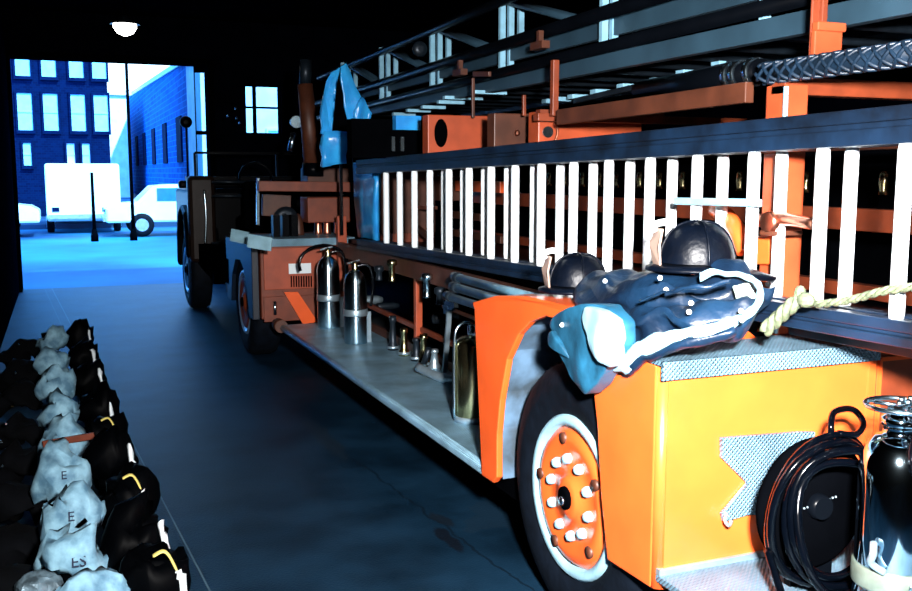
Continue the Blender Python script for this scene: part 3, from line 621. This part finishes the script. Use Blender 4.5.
ground_ladder(RX,[ya[0]-sa]+ya,1.2,7.25,.0215,'outer of the two navy ground ladders hung on edge, white rungs')
ground_ladder(RX2+.01,[yb[0]-.31]+yb,1.2,6.9,.0215,'inner navy ground ladder just behind the outer one, white rungs')
# third rail visible from above at the near end
b=nb(); bar(b,(2.33,.9,1.21),(2.33,2.6,1.18),.05,.07); obj('ladder_rest',b,DARKM,T,bev=.004)

# ---------------------------------------------------------------- extinguishers and cans
def extinguisher(name,c,r,h,label,m=CHROMEA,top='lever',cat='extinguisher'):
    cx,cy,cz=c; t=thing(name,c,label,cat)
    b=nb(); lathe(b,[(r*.95,0),(r,.012),(r,h*.80),(r*.96,h*.86),(r*.8,h*.93),(r*.45,h*.985),(r*.3,h)],c,'Z',36); obj('body',b,m,t)
    b=nb(); lathe(b,[(r*1.035,h*.38),(r*1.05,h*.40),(r*1.05,h*.45),(r*1.035,h*.47)],c,'Z',36); sb=obj('strap_band',b,STEEL,t)
    b=nb(); box(b,cx+r*1.0,cx+r*1.35,cy-.01,cy+.01,cz,cz+h*.42); obj('mount_bracket',b,STEEL,t)
    if top=='lever':
        b=nb(); lathe(b,[(r*.28,h*.98),(r*.32,h*1.02),(r*.22,h*1.06),(r*.3,h*1.10),(r*.1,h*1.12)],c,'Z',14); v=obj('valve',b,BRASS,t)
        b=nb(); bar(b,(cx-r*.7,cy,cz+h*1.09),(cx+r*.4,cy,cz+h*1.13),.02,.012); obj('lever',b,CHROME,v)
        b=nb(); sweep(b,smooth_path([(cx+r*.2,cy,cz+h*1.05),(cx+r*1.2,cy-.02,cz+h*1.05),(cx+r*1.55,cy-.02,cz+h*.8),(cx+r*1.3,cy-.02,cz+h*.5)],6),.012); obj('hose',b,CABLE,t)
    return t
b0=onZ(325,325,.41)
e1=extinguisher('fire_extinguisher',(2.03,7.78,.41),.095,.60,'chrome extinguisher at the far end of the running board beside the orange box')
# loop of hose around extinguisher one
b=nb(); pts=[(2.03+.21*math.cos(a*PI/10),7.93,.93+.16*math.sin(a*PI/10)) for a in range(-1,12)]; sweep(b,pts,.014); obj('hose_loop',b,CABLE,e1)
e2=extinguisher('fire_extinguisher',(2.03,6.98,.41),.088,.56,'chrome extinguisher standing nearer on the running board, slim valve on top')
# brass pump can
c=(1.94,4.52,.41)
t=thing('pump_can',c,'brass pump can standing on the running board beside the fender edge','pump can')
b=nb(); lathe(b,[(.088,0),(.092,.01),(.092,.40),(.085,.425),(.05,.445),(.02,.45)],c,'Z',36); obj('body',b,BRASS,t)
b=nb(); lathe(b,[(.095,.0),(.096,.03),(.093,.032)],c,'Z',36); obj('base_ring',b,STEEL,t)
b=nb(); x,y,z=c; sweep(b,smooth_path([(x-.10,y,z+.02),(x-.10,y,z+.40),(x-.08,y,z+.50),(x-.02,y,z+.52),(x+.04,y,z+.47)],5),.008); obj('handle',b,CHROME,t)
b=nb(); lathe(b,[(.03,.44),(.034,.46),(.034,.50),(.01,.51)],(x+.01,y,z),'Z',16); obj('cap',b,CHROME,t)
# big chrome extinguisher at the right
c=(2.085,1.90,.45); cx,cy,cz=c
t=thing('large_fire_extinguisher',c,'large polished chrome extinguisher with valve wheel on the rear step at right','extinguisher')
b=nb(); lathe(b,[(.098,0),(.10,.01),(.10,.40),(.101,.43),(.098,.47),(.085,.51),(.062,.535),(.045,.54),(.043,.565),(.05,.57),(.05,.59),(.035,.60),(.035,.615)],c,'Z',48); obj('body',b,CHROME2,t)
b=nb(); pts=[(cx+.092*math.cos(a*PI/14),cy+.092*math.sin(a*PI/14),cz+.622) for a in range(29)]; sweep(b,pts,.007,cap=False)
for a in range(3):
    an=a*2*PI/3; sweep(b,[(cx,cy,cz+.622),(cx+.09*math.cos(an),cy+.09*math.sin(an),cz+.622)],.006)
vw=obj('valve_wheel',b,CHROME,t)
for a in range(5):
    b=nb(); ball(b,(cx-.03+a*.016,cy-.02+.008*(a%2),cz+.635+.006*(a%2)),.010); obj('valve_bead',b,CHROME,vw)
b=nb(); lathe(b,[(.103,.12),(.106,.125),(.106,.175),(.103,.18)],c,'Z',48); sb=obj('strap_band',b,mat('cream_steel_strap',(.22,.27,.22),.35,.6,.2,20),t)
b=nb(); pts=[(cx-.03+.018*math.cos(a*PI/6),cy-.108,cz+.15+.02*math.sin(a*PI/6)) for a in range(12)]; sweep(b,pts,.004,cap=False); obj('buckle',b,CHROME,sb)
b=nb(); lathe(b,[(.112,.0),(.115,.02),(.112,.03)],c,'Z',36); obj('base_ring',b,DARKM,t)
b=nb(); pts=[(cx-.105,cy-.03,cz+.26),(cx-.125,cy-.05,cz+.24),(cx-.12,cy-.04,cz+.21),(cx-.09,cy-.06,cz+.185)]; sweep(b,smooth_path(pts,4),.010); obj('clasp',b,STEEL,t)
b=nb(); sweep(b,smooth_path([(cx+.02,cy-.05,cz+.60),(cx-.06,cy-.10,cz+.50),(cx+.03,cy-.125,cz+.40),(cx+.12,cy-.09,cz+.43)],6),.009); obj('hose',b,CABLE,t)
# hose reel with black coils
rc=Vector((2.073,2.20,.70))
t=thing('hose_reel',(rc.x,rc.y,.45),'black reel with loops of glossy black hose beside the large chrome extinguisher','hose reel')
b=nb(); lathe(b,[(.02,-.02),(.19,-.02),(.205,-.01),(.205,.01),(.19,.02),(.02,.02)],rc,'Y',40); rd=obj('disc',b,MATTE,t)
b=nb(); lathe(b,[(.035,-.05),(.04,-.03),(.04,.04)],rc,'Y',20); obj('spindle',b,BLACK,rd)
for k in range(12):
    b=nb(); p=rc+Vector((-.07+.012*k,-.03,.0+.002*k)); ball(b,p,.0035,seg=6); obj('rivet',b,STEEL,rd)
b=nb()
coils=[(.0,0,.200,.235,0,-.05,.3),(-.015,.0,.19,.225,.0,-.075,.9),(.012,-.01,.180,.21,.1,-.095,1.5),(.0,.01,.165,.20,0,-.11,2.2),(-.01,-.03,.15,.20,.15,-.13,2.9)]
for dx,dz,ra,rb_,tilt,dy,ph in coils:
    pts=[]
    for i in range(37):
        a=2*PI*i/36+ph; pts.append(rc+Vector((dx+ra*math.cos(a)*1.0,dy+.02*math.sin(a*2+ph)+tilt*.2*math.sin(a),dz+rb_*math.sin(a)+.01*math.sin(3*a))))
    sweep(b,pts,.013,seg=10,cap=False)
obj('hose_coil',b,CABLE,t)
b=nb(); pts=[rc+Vector((.02,-.05,.20)),rc+Vector((.0,-.06,.255)),rc+Vector((.05,-.02,.285)),rc+Vector((.14,0,.28)),rc+Vector((.155,-.03,.245)),rc+Vector((.09,-.07,.225)),rc+Vector((.02,-.07,.235))]
sweep(b,smooth_path(pts,6),.010,seg=8); obj('hose_loop',b,CABLE,t)
b=nb(); pts=[rc+Vector((-.20,-.04,-.10)),rc+Vector((-.235,-.15,-.19)),rc+Vector((-.25,-.2,-.235)),rc+Vector((-.19,-.24,-.238)),rc+Vector((-.08,-.22,-.238)),rc+Vector((0,-.16,-.22))]
sweep(b,smooth_path(pts,6),.012,seg=8); obj('hose_tail',b,CABLE,t)
b=nb(); box(b,rc.x-.08,rc.x+.08,rc.y-.01,rc.y+.02,.45,rc.z-.1); obj('stand',b,BLACK,t)

# ---------------------------------------------------------------- tools on the running board
def tool_things():
    c=onX(410,338,2.2)
    t=thing('hose_nozzle',(2.16,5.35,.41),'bent pale steel nozzle lying in the compartment behind the brass can','nozzle')
    b=nb(); sweep(b,smooth_path([(2.05,5.65,.47),(2.12,5.45,.44),(2.2,5.3,.45),(2.24,5.12,.52)],5),.028); obj('barrel',b,STEEL,t)
    b=nb(); sweep(b,[(2.08,5.62,.50),(2.10,5.58,.60)],.02); obj('handle',b,DARKM,t)
    t=thing('pry_axe',(2.22,5.6,.41),'steel pry axe leaning upright behind the nozzle','axe')
    b=nb(); bar(b,(2.22,5.62,.43),(2.24,5.58,.86),.03,.02); obj('handle',b,STEEL,t)
    b=nb(); bar(b,(2.24,5.66,.84),(2.24,5.48,.90),.03,.07); obj('blade',b,CHROME,t)
    t=thing('wheel_chock',(2.2,4.95,.41),'small orange wedge in the compartment right of the nozzle','chock')
    b=nb(); prism(b,[(2.14,4.9,.41),(2.14,5.06,.41),(2.14,5.06,.45),(2.14,4.96,.52),(2.14,4.9,.52)],(.09,0,0)); obj('wedge',b,ORANGE,t,bev=.004)
    b=nb(); sweep(b,[(2.16,4.93,.52),(2.16,4.93,.55),(2.21,4.93,.55),(2.21,4.93,.52)],.005); obj('handle',b,STEEL,t)
    t=thing('mesh_basket',(2.22,4.65,.41),'dark wire basket behind the brass can','basket')
    b=nb()
    for i in range(9): sweep(b,[(2.16,4.45+i*.045,.42),(2.16,4.45+i*.045,.62)],.004,seg=6)
    for i in range(5): sweep(b,[(2.16,4.44,.43+i*.045),(2.16,4.82,.43+i*.045)],.004,seg=6)
    obj('wire_side',b,STEEL,t); b=nb(); box(b,2.17,2.27,4.45,4.81,.415,.60); obj('liner',b,MATTE,t)
    for k,(y,h,m) in enumerate(((6.35,.20,BRASS),(6.15,.16,DARKM),(5.95,.22,BRASS),(5.8,.14,STEEL),(6.6,.25,DARKM))):
        c=(2.2+.02*(k%2),y,.41); lab=['tall brass nozzle nearest the chrome extinguisher','short dark coupling between two brass nozzles','brass nozzle next to the steel coupling','short steel coupling beside the pry axe','dark steel nozzle behind the nearer chrome extinguisher'][k]
        t=thing('coupling' if 'coupling' in lab else 'nozzle',c,lab,'fitting'); b=nb(); lathe(b,[(.04,0),(.04,.03),(.028,.05),(.02,h*.8),(.028,h*.85),(.026,h)],c,'Z',16); obj('body',b,m,t)
        b=nb(); lathe(b,[(.043,.012),(.046,.02),(.043,.03)],c,'Z',16); obj('collar',b,STEEL,t)
tool_things()
for k,(x,y,r) in enumerate(((372,300,.04),(388,306,.03),(446,318,.035))):
    q=onX(x,y,2.6); b=nb(); lathe(b,[(r,-.1),(r*1.1,-.08),(r,.05),(r*.6,.1)],(2.6,q.y,q.z),'X',14); obj('outlet_cap',b,DARKM if k else STEEL,cs)

# ---------------------------------------------------------------- helmets
def helmet(name,c,R,H,rz,label,tilt=0,scol=SHIELD):
    t=thing(name,(0,0,0),label,'helmet')
    b=nb(); seg=48; rows=12; rings=[]
    for j in range(rows+1):
        ph=j/rows*PI/2; ring=[]
        for k in range(seg):
            a=2*PI*k/seg; ridge=1+.045*max(0,math.cos(4*a))**12*math.cos(ph)**.3
            r=math.cos(ph)**.75*R*ridge; ring.append(b.verts.new((r*math.cos(a)*1.18,r*math.sin(a),math.sin(ph)*H+.03)))
        rings.append(ring)
    for p,q in zip(rings,rings[1:]):
        for k in range(seg):
            try: b.faces.new((p[k],p[(k+1)%seg],q[(k+1)%seg],q[k]))
            except: pass
    obj('dome',b,LEATH,t,smooth=True)
    b=nb(); ins=[];outs=[];lo=[]
    for k in range(seg):
        a=2*PI*k/seg; back=max(0,-math.cos(a)); w=.045+.10*back**2
        ins.append(b.verts.new((R*1.12*math.cos(a),R*.96*math.sin(a),.045))); o=(R*1.18+w)*math.cos(a); oy=(R+.045+.03*back)*math.sin(a)
        outs.append(b.verts.new((o,oy,.028-.035*back))); lo.append(b.verts.new((o,oy,.018-.035*back)))
    li=[b.verts.new(v.co-Vector((0,0,.012))) for v in ins]
    for k in range(seg):
        n=(k+1)%seg; b.faces.new((ins[k],ins[n],outs[n],outs[k])); b.faces.new((outs[k],outs[n],lo[n],lo[k])); b.faces.new((lo[k],lo[n],li[n],li[k])); b.faces.new((li[k],li[n],ins[n],ins[k]))
    obj('brim',b,LEATH,t,smooth=True)
    for k in range(4):
        a=PI/4*(2*k+0); b=nb(); pts=[(math.cos(ph)**.75*R*1.045*math.cos(a)*1.18,math.cos(ph)**.75*R*1.045*math.sin(a),math.sin(ph)*H*1.01+.032) for ph in [i/8*PI/2*.98 for i in range(9)]]
        sweep(b,pts,.0045,seg=6); obj('seam',b,LEATH,t)
    b=nb(); x=R*1.25; prism(b,[(x,-.035,.035),(x+.012,-.05,.10),(x-.005,-.035,.155),(x-.005,.035,.155),(x+.012,.05,.10),(x,.035,.035)],(.008,0,0)); sh=obj('front_shield',b,scol,t,bev=.003,label='pale leather front shield')
    b=nb(); sweep(b,smooth_path([(R*.75,0,H*.93+.03),(x-.02,0,.175),(x+.02,0,.165),(x+.015,0,.145)],4),[.012]*13,seg=8); obj('shield_holder',b,WHITE,t)
    t.location=c; t.rotation_euler=(tilt,0,rz); return t
q=onX(697,266,1.93)
helmet('leather_helmet',(q.x+.0,q.y,q.z-.03),.105,.145,math.radians(164),'ridged dark leather fire helmet resting on top of the folded coat')
q=onX(578,292,1.83)
helmet('leather_helmet',(q.x,q.y,1.228),.092,.13,math.radians(164),'smaller black fire helmet on the fender crown left of the coat')

# ---------------------------------------------------------------- turnout coat on the fender
K=thing('turnout_coat',(1.9,2.65,1.13),'folded navy firefighter coat with pale reflective trim heaped on the rear fender','coat')
def fold(amp,fr,seed):
    def fn(q,i,th): 
        n=noise.noise(Vector((q.x*fr+seed,q.y*fr,q.z*fr*2.5))); m_=noise.noise(Vector((q.x*fr*.5,q.y*fr*.5+seed,q.z*14)))
        return q+Vector((n*amp*.6,n*amp*.4,(n+m_)*amp))
    return fn
def roll(name,keys,m,amp,fr,seed,n=10,seg=26,par=K,flat=None):
    pts=smooth_path([k[0] for k in keys],n)
    def interp(j):
        out=[]
        for i in range(len(pts)):
            t=i/n; a=min(int(t),len(keys)-2); f=min(1,t-a); f=f*f*(3-2*f); out.append(keys[a][j]*(1-f)+keys[a+1][j]*f)
        return out
    b=nb(); sweep(b,pts,interp(1),interp(2),seg=seg,fn=fold(amp,fr,seed)); return obj(name,b,m,par,smooth=True,sub=1)
# main body roll
roll('coat_body',[(onX(586,296,1.85),.03,.05),(onX(604,296,1.83),.075,.11),(onX(640,299,1.82),.085,.14),(onX(685,297,1.88),.075,.15),(onX(730,291,1.98),.075,.13),(onX(757,290,2.05),.045,.08),(onX(765,292,2.08),.01,.02)],COATC,.05,11,1)
roll('lower_fold',[(onX(612,330,1.74),.02,.04),(onX(640,330,1.74),.055,.09),(onX(690,322,1.80),.048,.10),(onX(735,315,1.90),.045,.09),(onX(757,305,1.98),.02,.04)],COATC,.045,14,5)
roll('left_fold',[(onX(588,292,1.80),.03,.05),(onX(600,303,1.74),.055,.08),(onX(622,318,1.72),.05,.07),(onX(650,322,1.72),.02,.04)],COATC,.025,12,8)
# trims: flattened bands following the folds
def band(name,pix,hw,th,m,n=6):
    pts=smooth_path([onX(x,y,X) for x,y,X in pix],n); b=nb(); sweep(b,pts,hw if not isinstance(hw,list) else [hw[min(i//n,len(hw)-1)] for i in range(len(pts))],th,seg=12,fn=fold(.010,20,3)); return obj(name,b,m,K,smooth=True)
band('reflective_trim',[(600,316,1.64),(598,340,1.625),(608,360,1.62),(624,363,1.63),(640,350,1.64),(665,342,1.67),(700,334,1.74),(735,322,1.82),(755,306,1.90),(760,290,1.94),(748,277,1.93),(722,272,1.86),(700,276,1.80)],[.012,.02,.03,.036,.034,.028,.022,.016,.012,.009,.008,.008,.007],.012,TRIM)
band('trim_edge',[(640,300,1.66),(668,292,1.68),(700,286,1.72),(730,283,1.80)],.005,.006,COATC)
band('dark_piping',[(628,370,1.64),(650,358,1.65),(690,343,1.70),(735,332,1.80)],.014,.018,COATC)
b=nb(); prism(b,[onX(732,286,1.86),onX(745,283,1.88),onX(753,296,1.9),onX(748,305,1.9),onX(736,300,1.88)],(.015,.0,0)); obj('label_patch',b,PATCH,K,bev=.003,label='grey-green cloth patch')
# sleeve hanging down over the arch
def hang(name,pix,m,X,th,amp,seed,bulge=.03):
    pts=[onX(x,y,X) for x,y in pix]; c=sum(pts,Vector())/len(pts)
    b=nb(); prism(b,pts,(th,0,0)); bmesh.ops.triangulate(b,faces=b.faces); bmesh.ops.subdivide_edges(b,edges=b.edges,cuts=9,use_grid_fill=True)
    R=max((p-c).length for p in pts)
    for v in b.verts:
        d=(Vector((0,v.co.y,v.co.z))-Vector((0,c.y,c.z))).length/R
        s=-1 if v.co.x<X+th/2 else .3
        v.co.x+=s*bulge*max(0,1-d*d)+noise.noise(Vector((seed,v.co.y*14,v.co.z*10)))*amp
    o=obj(name,b,m,K,smooth=True); sm=o.modifiers.new('Smooth','SMOOTH'); sm.iterations=10; sm.factor=.6; return o
hang('sleeve',[(549,323),(556,314),(585,303),(606,305),(622,322),(624,345),(618,360),(609,372),(600,384),(589,395),(580,386),(571,370),(563,352),(558,336)],SLEEVE,1.605,.045,.018,2)
hang('sleeve_stripe',[(584,306),(602,310),(615,320),(621,336),(617,345),(620,356),(612,368),(603,362),(596,352),(594,340),(587,328),(580,318)],TRIM,1.572,.02,.012,2,.022)
hang('cuff',[(549,333),(556,330),(566,345),(572,360),(563,352),(555,345)],SLEEVE,1.59,.03,.01,6)
for x,y,X in ((605,281,1.72),(660,278,1.70),(666,290,1.69),(691,303,1.72),(689,312,1.72),(562,325,1.58),(695,335,1.70),(742,320,1.80),(741,311,1.82)):
    b=nb(); ball(b,onX(x,y,X),.0085,seg=8); obj('snap',b,WHITE,K)

# ---------------------------------------------------------------- rope on the ladder rails
def rope(bm,pts,r,pitch=.035,n=3):
    pts=smooth_path(pts,10); fr=frames(pts); L=0
    for k in range(n):
        out=[]; L=0
        for i,(p,t,nn,s) in enumerate(fr):
            if i: L+=(p-fr[i-1][0]).length
            a=2*PI*k/n+L/pitch*2*PI*.35; out.append(p+nn*(r*.55*math.sin(a))+s*(r*.55*math.cos(a)))
        sweep(bm,out,r*.55,seg=7)
t=thing('rope',(2.1,2.2,1.25),'straw coloured twisted rope knotted over the ladder rails behind the coat','rope')
b=nb(); rope(b,[onX(764,331,1.98),onX(776,320,2.0),onX(790,307,2.02),onX(800,298,2.05)],.022); obj('thick_end',b,ROPEM,t)
b=nb(); rope(b,[onX(798,302,2.07),onX(820,304,2.08),onX(850,300,2.09),onX(880,292,2.10),onX(905,288,2.11),onX(940,284,2.12)],.012); obj('line',b,ROPEM,t)
b=nb(); ball(b,onX(806,300,2.04),.026,(1,1.2,.9)); ball(b,onX(800,293,2.04),.018,(1,1,1.3)); obj('knot',b,ROPEM,t)

# ---------------------------------------------------------------- boots along the left
def boot_parts(t,c,h=.34,lean=0,cuffm=CANVAS,cuff=True,toe=-1,stripe=False):
    x,y,z=c
    b=nb(); pts=[(x,y+.03,z+.05),(x,y-.02,z+.06),(x,y-.10,z+.055),(x,y-.17,z+.045),(x,y-.20,z+.04)]
    sweep(b,smooth_path(pts,4),[.05,.056,.06,.063,.06,.056,.055,.053,.05,.048,.045,.043,.04,.036,.03,.02,.012],[.045,.05,.052,.053,.052,.052,.052,.053,.054,.054,.053,.05,.048,.044,.036,.024,.012],seg=16)
    sweep(b,[(x,y,z+.04),(x+lean*.3,y,z+.16),(x+lean,y,z+h)],[.055,.058,.075],[.05,.055,.075],seg=18)
    obj('boot_foot',b,BOOT,t,smooth=True)
    if cuff:
        b=nb(); fn=fold(.03,13,x*7+y*3)
        rr=random.Random(int(x*1000)+int(y*100)); jx,jy,jh=rr.uniform(-.03,.03),rr.uniform(-.02,.02),rr.uniform(-.05,.02)
        sweep(b,smooth_path([(x+lean*.7+jx,y-.01,z+h-.15-jh),(x+lean*.8+jx*.6,y-.012+jy,z+h-.08),(x+lean,y-.01,z+h-.01),(x+lean-jx,y+jy,z+h+.02+jh*.4)],2),[.09,.105,.11,.108,.095,.08,.06],[.10,.122,.125,.118,.105,.085,.055],seg=28,fn=fold(.055,15,rr.uniform(0,9)))
        return obj('folded_cuff',b,cuffm,t,smooth=True)
def strap(t,c,h,m1=YEL):
    x,y,z=c; b=nb(); pts=[(x-.03,y-.02,z+h),(x+.0,y-.03,z+h+.035),(x+.05,y-.03,z+h+.03),(x+.075,y-.03,z+h-.03)]
    sweep(b,smooth_path([pts[1],(pts[1][0]+.03,pts[1][1],pts[1][2]+.012)]+pts[2:],4),.005,.013,seg=8); obj('pull_strap',b,m1,t)
    b=nb(); pts=[(x+.075,y-.03,z+h-.02),(x+.095,y-.04,z+h-.10),(x+.085,y-.04,z+h-.2),(x+.09,y-.03,z+h-.30)]
    sweep(b,smooth_path(pts,5),.020,.012,seg=8,fn=fold(.02,22,y)); obj('boot_loop',b,WHITE,t)
rows=[(.145,3.22,1.15),(.12,3.62,1),(.10,4.12,1),(.075,4.72,1),(.06,5.4,.9),(.04,6.1,.8),(.02,7.0,.8),(.0,7.9,.8),(-.01,8.9,.8)]
marks=['ES','ES','E','E','','','','','']
where=['nearest the viewer','second from the viewer','third from the viewer','fourth from the viewer','orange strap across, fifth','sixth from the viewer','seventh from the viewer','second from the far end','at the far end of the row']
for i,(x,y,s) in enumerate(rows):
    # left boot, cuff turned down showing its canvas lining
    xl=x-.125; h=.37 if i<4 else .33
    t=thing('hip_boot',(xl,y,0),'left black boot with white canvas cuff folded down, '+where[i],'boot','folded hip boots along the floor')
    cf=boot_parts(t,(xl,y,0),h,-.01)
    if marks[i]:
        cu=bpy.data.curves.new('stamp','FONT'); cu.body=marks[i]; cu.size=.055; cu.extrude=.001; cu.align_x='CENTER'
        tmp=bpy.data.objects.new('tmp',cu); COL.objects.link(tmp); dg=bpy.context.evaluated_depsgraph_get(); me=bpy.data.meshes.new_from_object(tmp.evaluated_get(dg)); bpy.data.objects.remove(tmp)
        yy=min([v.co.y for v in cf.data.vertices if abs(v.co.x-xl)<.05 and abs(v.co.z-(h-.04))<.03] or [y-.12])
        me.transform(Matrix.Translation((xl,yy-.012,h-.05))@Matrix.Rotation(math.radians(58),4,'X')); me.materials.clear(); me.materials.append(INK)
        so=bpy.data.objects.new('stamp',me); COL.objects.link(so); so.parent=cf
    xr=x+.08; hr=.40 if i<4 else .34
    t=thing('hip_boot',(xr,y+.08,0),'right black boot with pale loop at its edge, '+where[i],'boot','folded hip boots along the floor')
    boot_parts(t,(xr,y+.08,0),hr,.01,BOOT,True)
    if i in (0,2,4): strap(t,(xr,y+.02,0),hr,YEL)
    else:
        b=nb(); sweep(b,smooth_path([(xr+.085,y,hr),(xr+.1,y-.03,hr-.10),(xr+.09,y-.03,hr-.24)],5),.018,.012,seg=8,fn=fold(.02,22,y)); obj('boot_loop',b,WHITE,t)
    # trousers heaped behind each pair
    t=thing('bunker_trousers',(x-.33,y+.1,0),'charcoal trousers heaped wall-side of the boots '+where[i],'trousers','trousers heaped beside the boots')
    b=nb(); sweep(b,smooth_path([(x-.52,y+.15,.08),(x-.40,y+.1,.16),(x-.30,y+.05,.18),(x-.22,y+.03,.12)],6),[.05+.005*k if k<10 else .1-.004*k for k in range(19)],[.1]*19,seg=18,fn=fold(.05,8,i*3)); obj('trouser_legs',b,DCOAT,t,smooth=True)
    if i in (0,1): 
        b=nb(); ball(b,(x-.26,y-.05,.24),.075,(1.1,.9,.8),16)
        for v in b.verts: v.co+=v.co.normalized()*noise.noise(v.co*22)*.03
        obj('liner_lump',b,FOIL,t,label='crumpled grey liner')
    for k in range(2 if i>1 else 1):
        b=nb(); xx=-.30-.02*k-.012*i; ball(b,(max(xx,-.55),y-.12+.3*k,.16+.05*((i+k)%3)),.011,seg=8); obj('buckle',b,CHROME if (i+k)%3 else BRASS,t)
# orange strap lying across the fifth pair, helmet handle on the nearest
q0=Vector((-.15,5.3,.30)); q1=Vector((.10,5.26,.33))
b=nb(); bar(b,q0,q1,.02,.035); tag(obj('orange_strap',b,ORANGE_D,bev=.003),'flat orange strap lying across the folded boots','strap')
t=thing('wooden_handle',(-.22,3.35,.2),'thin tan wooden handle lying at the lower left beside the nearest boots','tool handle')
b=nb(); sweep(b,[(-.32,3.15,.30),(-.06,3.12,.335)],.009); obj('shaft',b,mat('tan_wood',(.30,.22,.12),.6),t)
b=nb(); sweep(b,[(-.06,3.12,.335),(-.03,3.12,.337)],.012); obj('grip',b,BOOT,t)

# ---------------------------------------------------------------- light, sky, camera
w=bpy.data.worlds.new('World'); scn.world=w; w.use_nodes=True; nt=w.node_tree; bg=nt.nodes['Background']
tc=nt.nodes.new('ShaderNodeTexCoord'); nz=nt.nodes.new('ShaderNodeTexNoise'); nz.inputs['Scale'].default_value=2.2; nz.inputs['Detail'].default_value=5; nt.links.new(tc.outputs['Generated'],nz.inputs['Vector'])
cr=nt.nodes.new('ShaderNodeValToRGB'); cr.color_ramp.elements[0].position=.4; cr.color_ramp.elements[1].position=.62; cr.color_ramp.elements[0].color=(.03,.28,1,1); cr.color_ramp.elements[1].color=(.12,.45,1,1)
nt.links.new(nz.outputs['Fac'],cr.inputs['Fac'])
dp=nt.nodes.new('ShaderNodeVectorMath'); dp.operation='DOT_PRODUCT'; nt.links.new(tc.outputs['Generated'],dp.inputs[0]); dp.inputs[1].default_value=Vector((.10,1,.14)).normalized()
cl_=nt.nodes.new('ShaderNodeMapRange'); nt.links.new(mnode(nt,'ADD',dp.outputs['Value'],mnode(nt,'MULTIPLY',nz.outputs['Fac'],.02)),cl_.inputs['Value']); cl_.inputs['From Min'].default_value=.985; cl_.inputs['From Max'].default_value=.998
mx=nt.nodes.new('ShaderNodeMixRGB'); nt.links.new(cl_.outputs[0],mx.inputs[0]); nt.links.new(cr.outputs['Color'],mx.inputs[1]); mx.inputs[2].default_value=(.3,.5,.7,1)
nt.links.new(mx.outputs[0],bg.inputs['Color']); bg.inputs['Strength'].default_value=6.2
def light(name,kind,loc,rot,energy,color,**k):
    l=bpy.data.lights.new(name,kind); l.energy=energy; l.color=color
    for a,v in k.items(): setattr(l,a,v)
    o=bpy.data.objects.new(name,l); COL.objects.link(o); o.location=loc
    if isinstance(rot,Vector): o.rotation_euler=(rot-Vector(loc)).to_track_quat('-Z','Y').to_euler()
    else: o.rotation_euler=rot
    return o
light('sun','SUN',(0,20,20),Vector((3,32,0)),13.0,(.5,.85,1),angle=.02).rotation_euler=(math.radians(38),0,math.radians(35))
light('flash','AREA',(.42,.15,2.0),Vector((2.6,2.8,.75)),335,(1,.97,.95),size=.16,spread=math.radians(112))
cd=bpy.data.cameras.new('camera'); cd.sensor_width=36; cd.lens=F/912*36; cd.clip_start=.05; cd.clip_end=400
co=bpy.data.objects.new('camera',cd); COL.objects.link(co); co.location=EYE; co.rotation_euler=(math.radians(90)-PITCH,0,-YAW); scn.camera=co
vs=scn.view_settings; vs.view_transform='Standard'; vs.look='None'; vs.gamma=1; vs.exposure=0; vs.use_curve_mapping=False
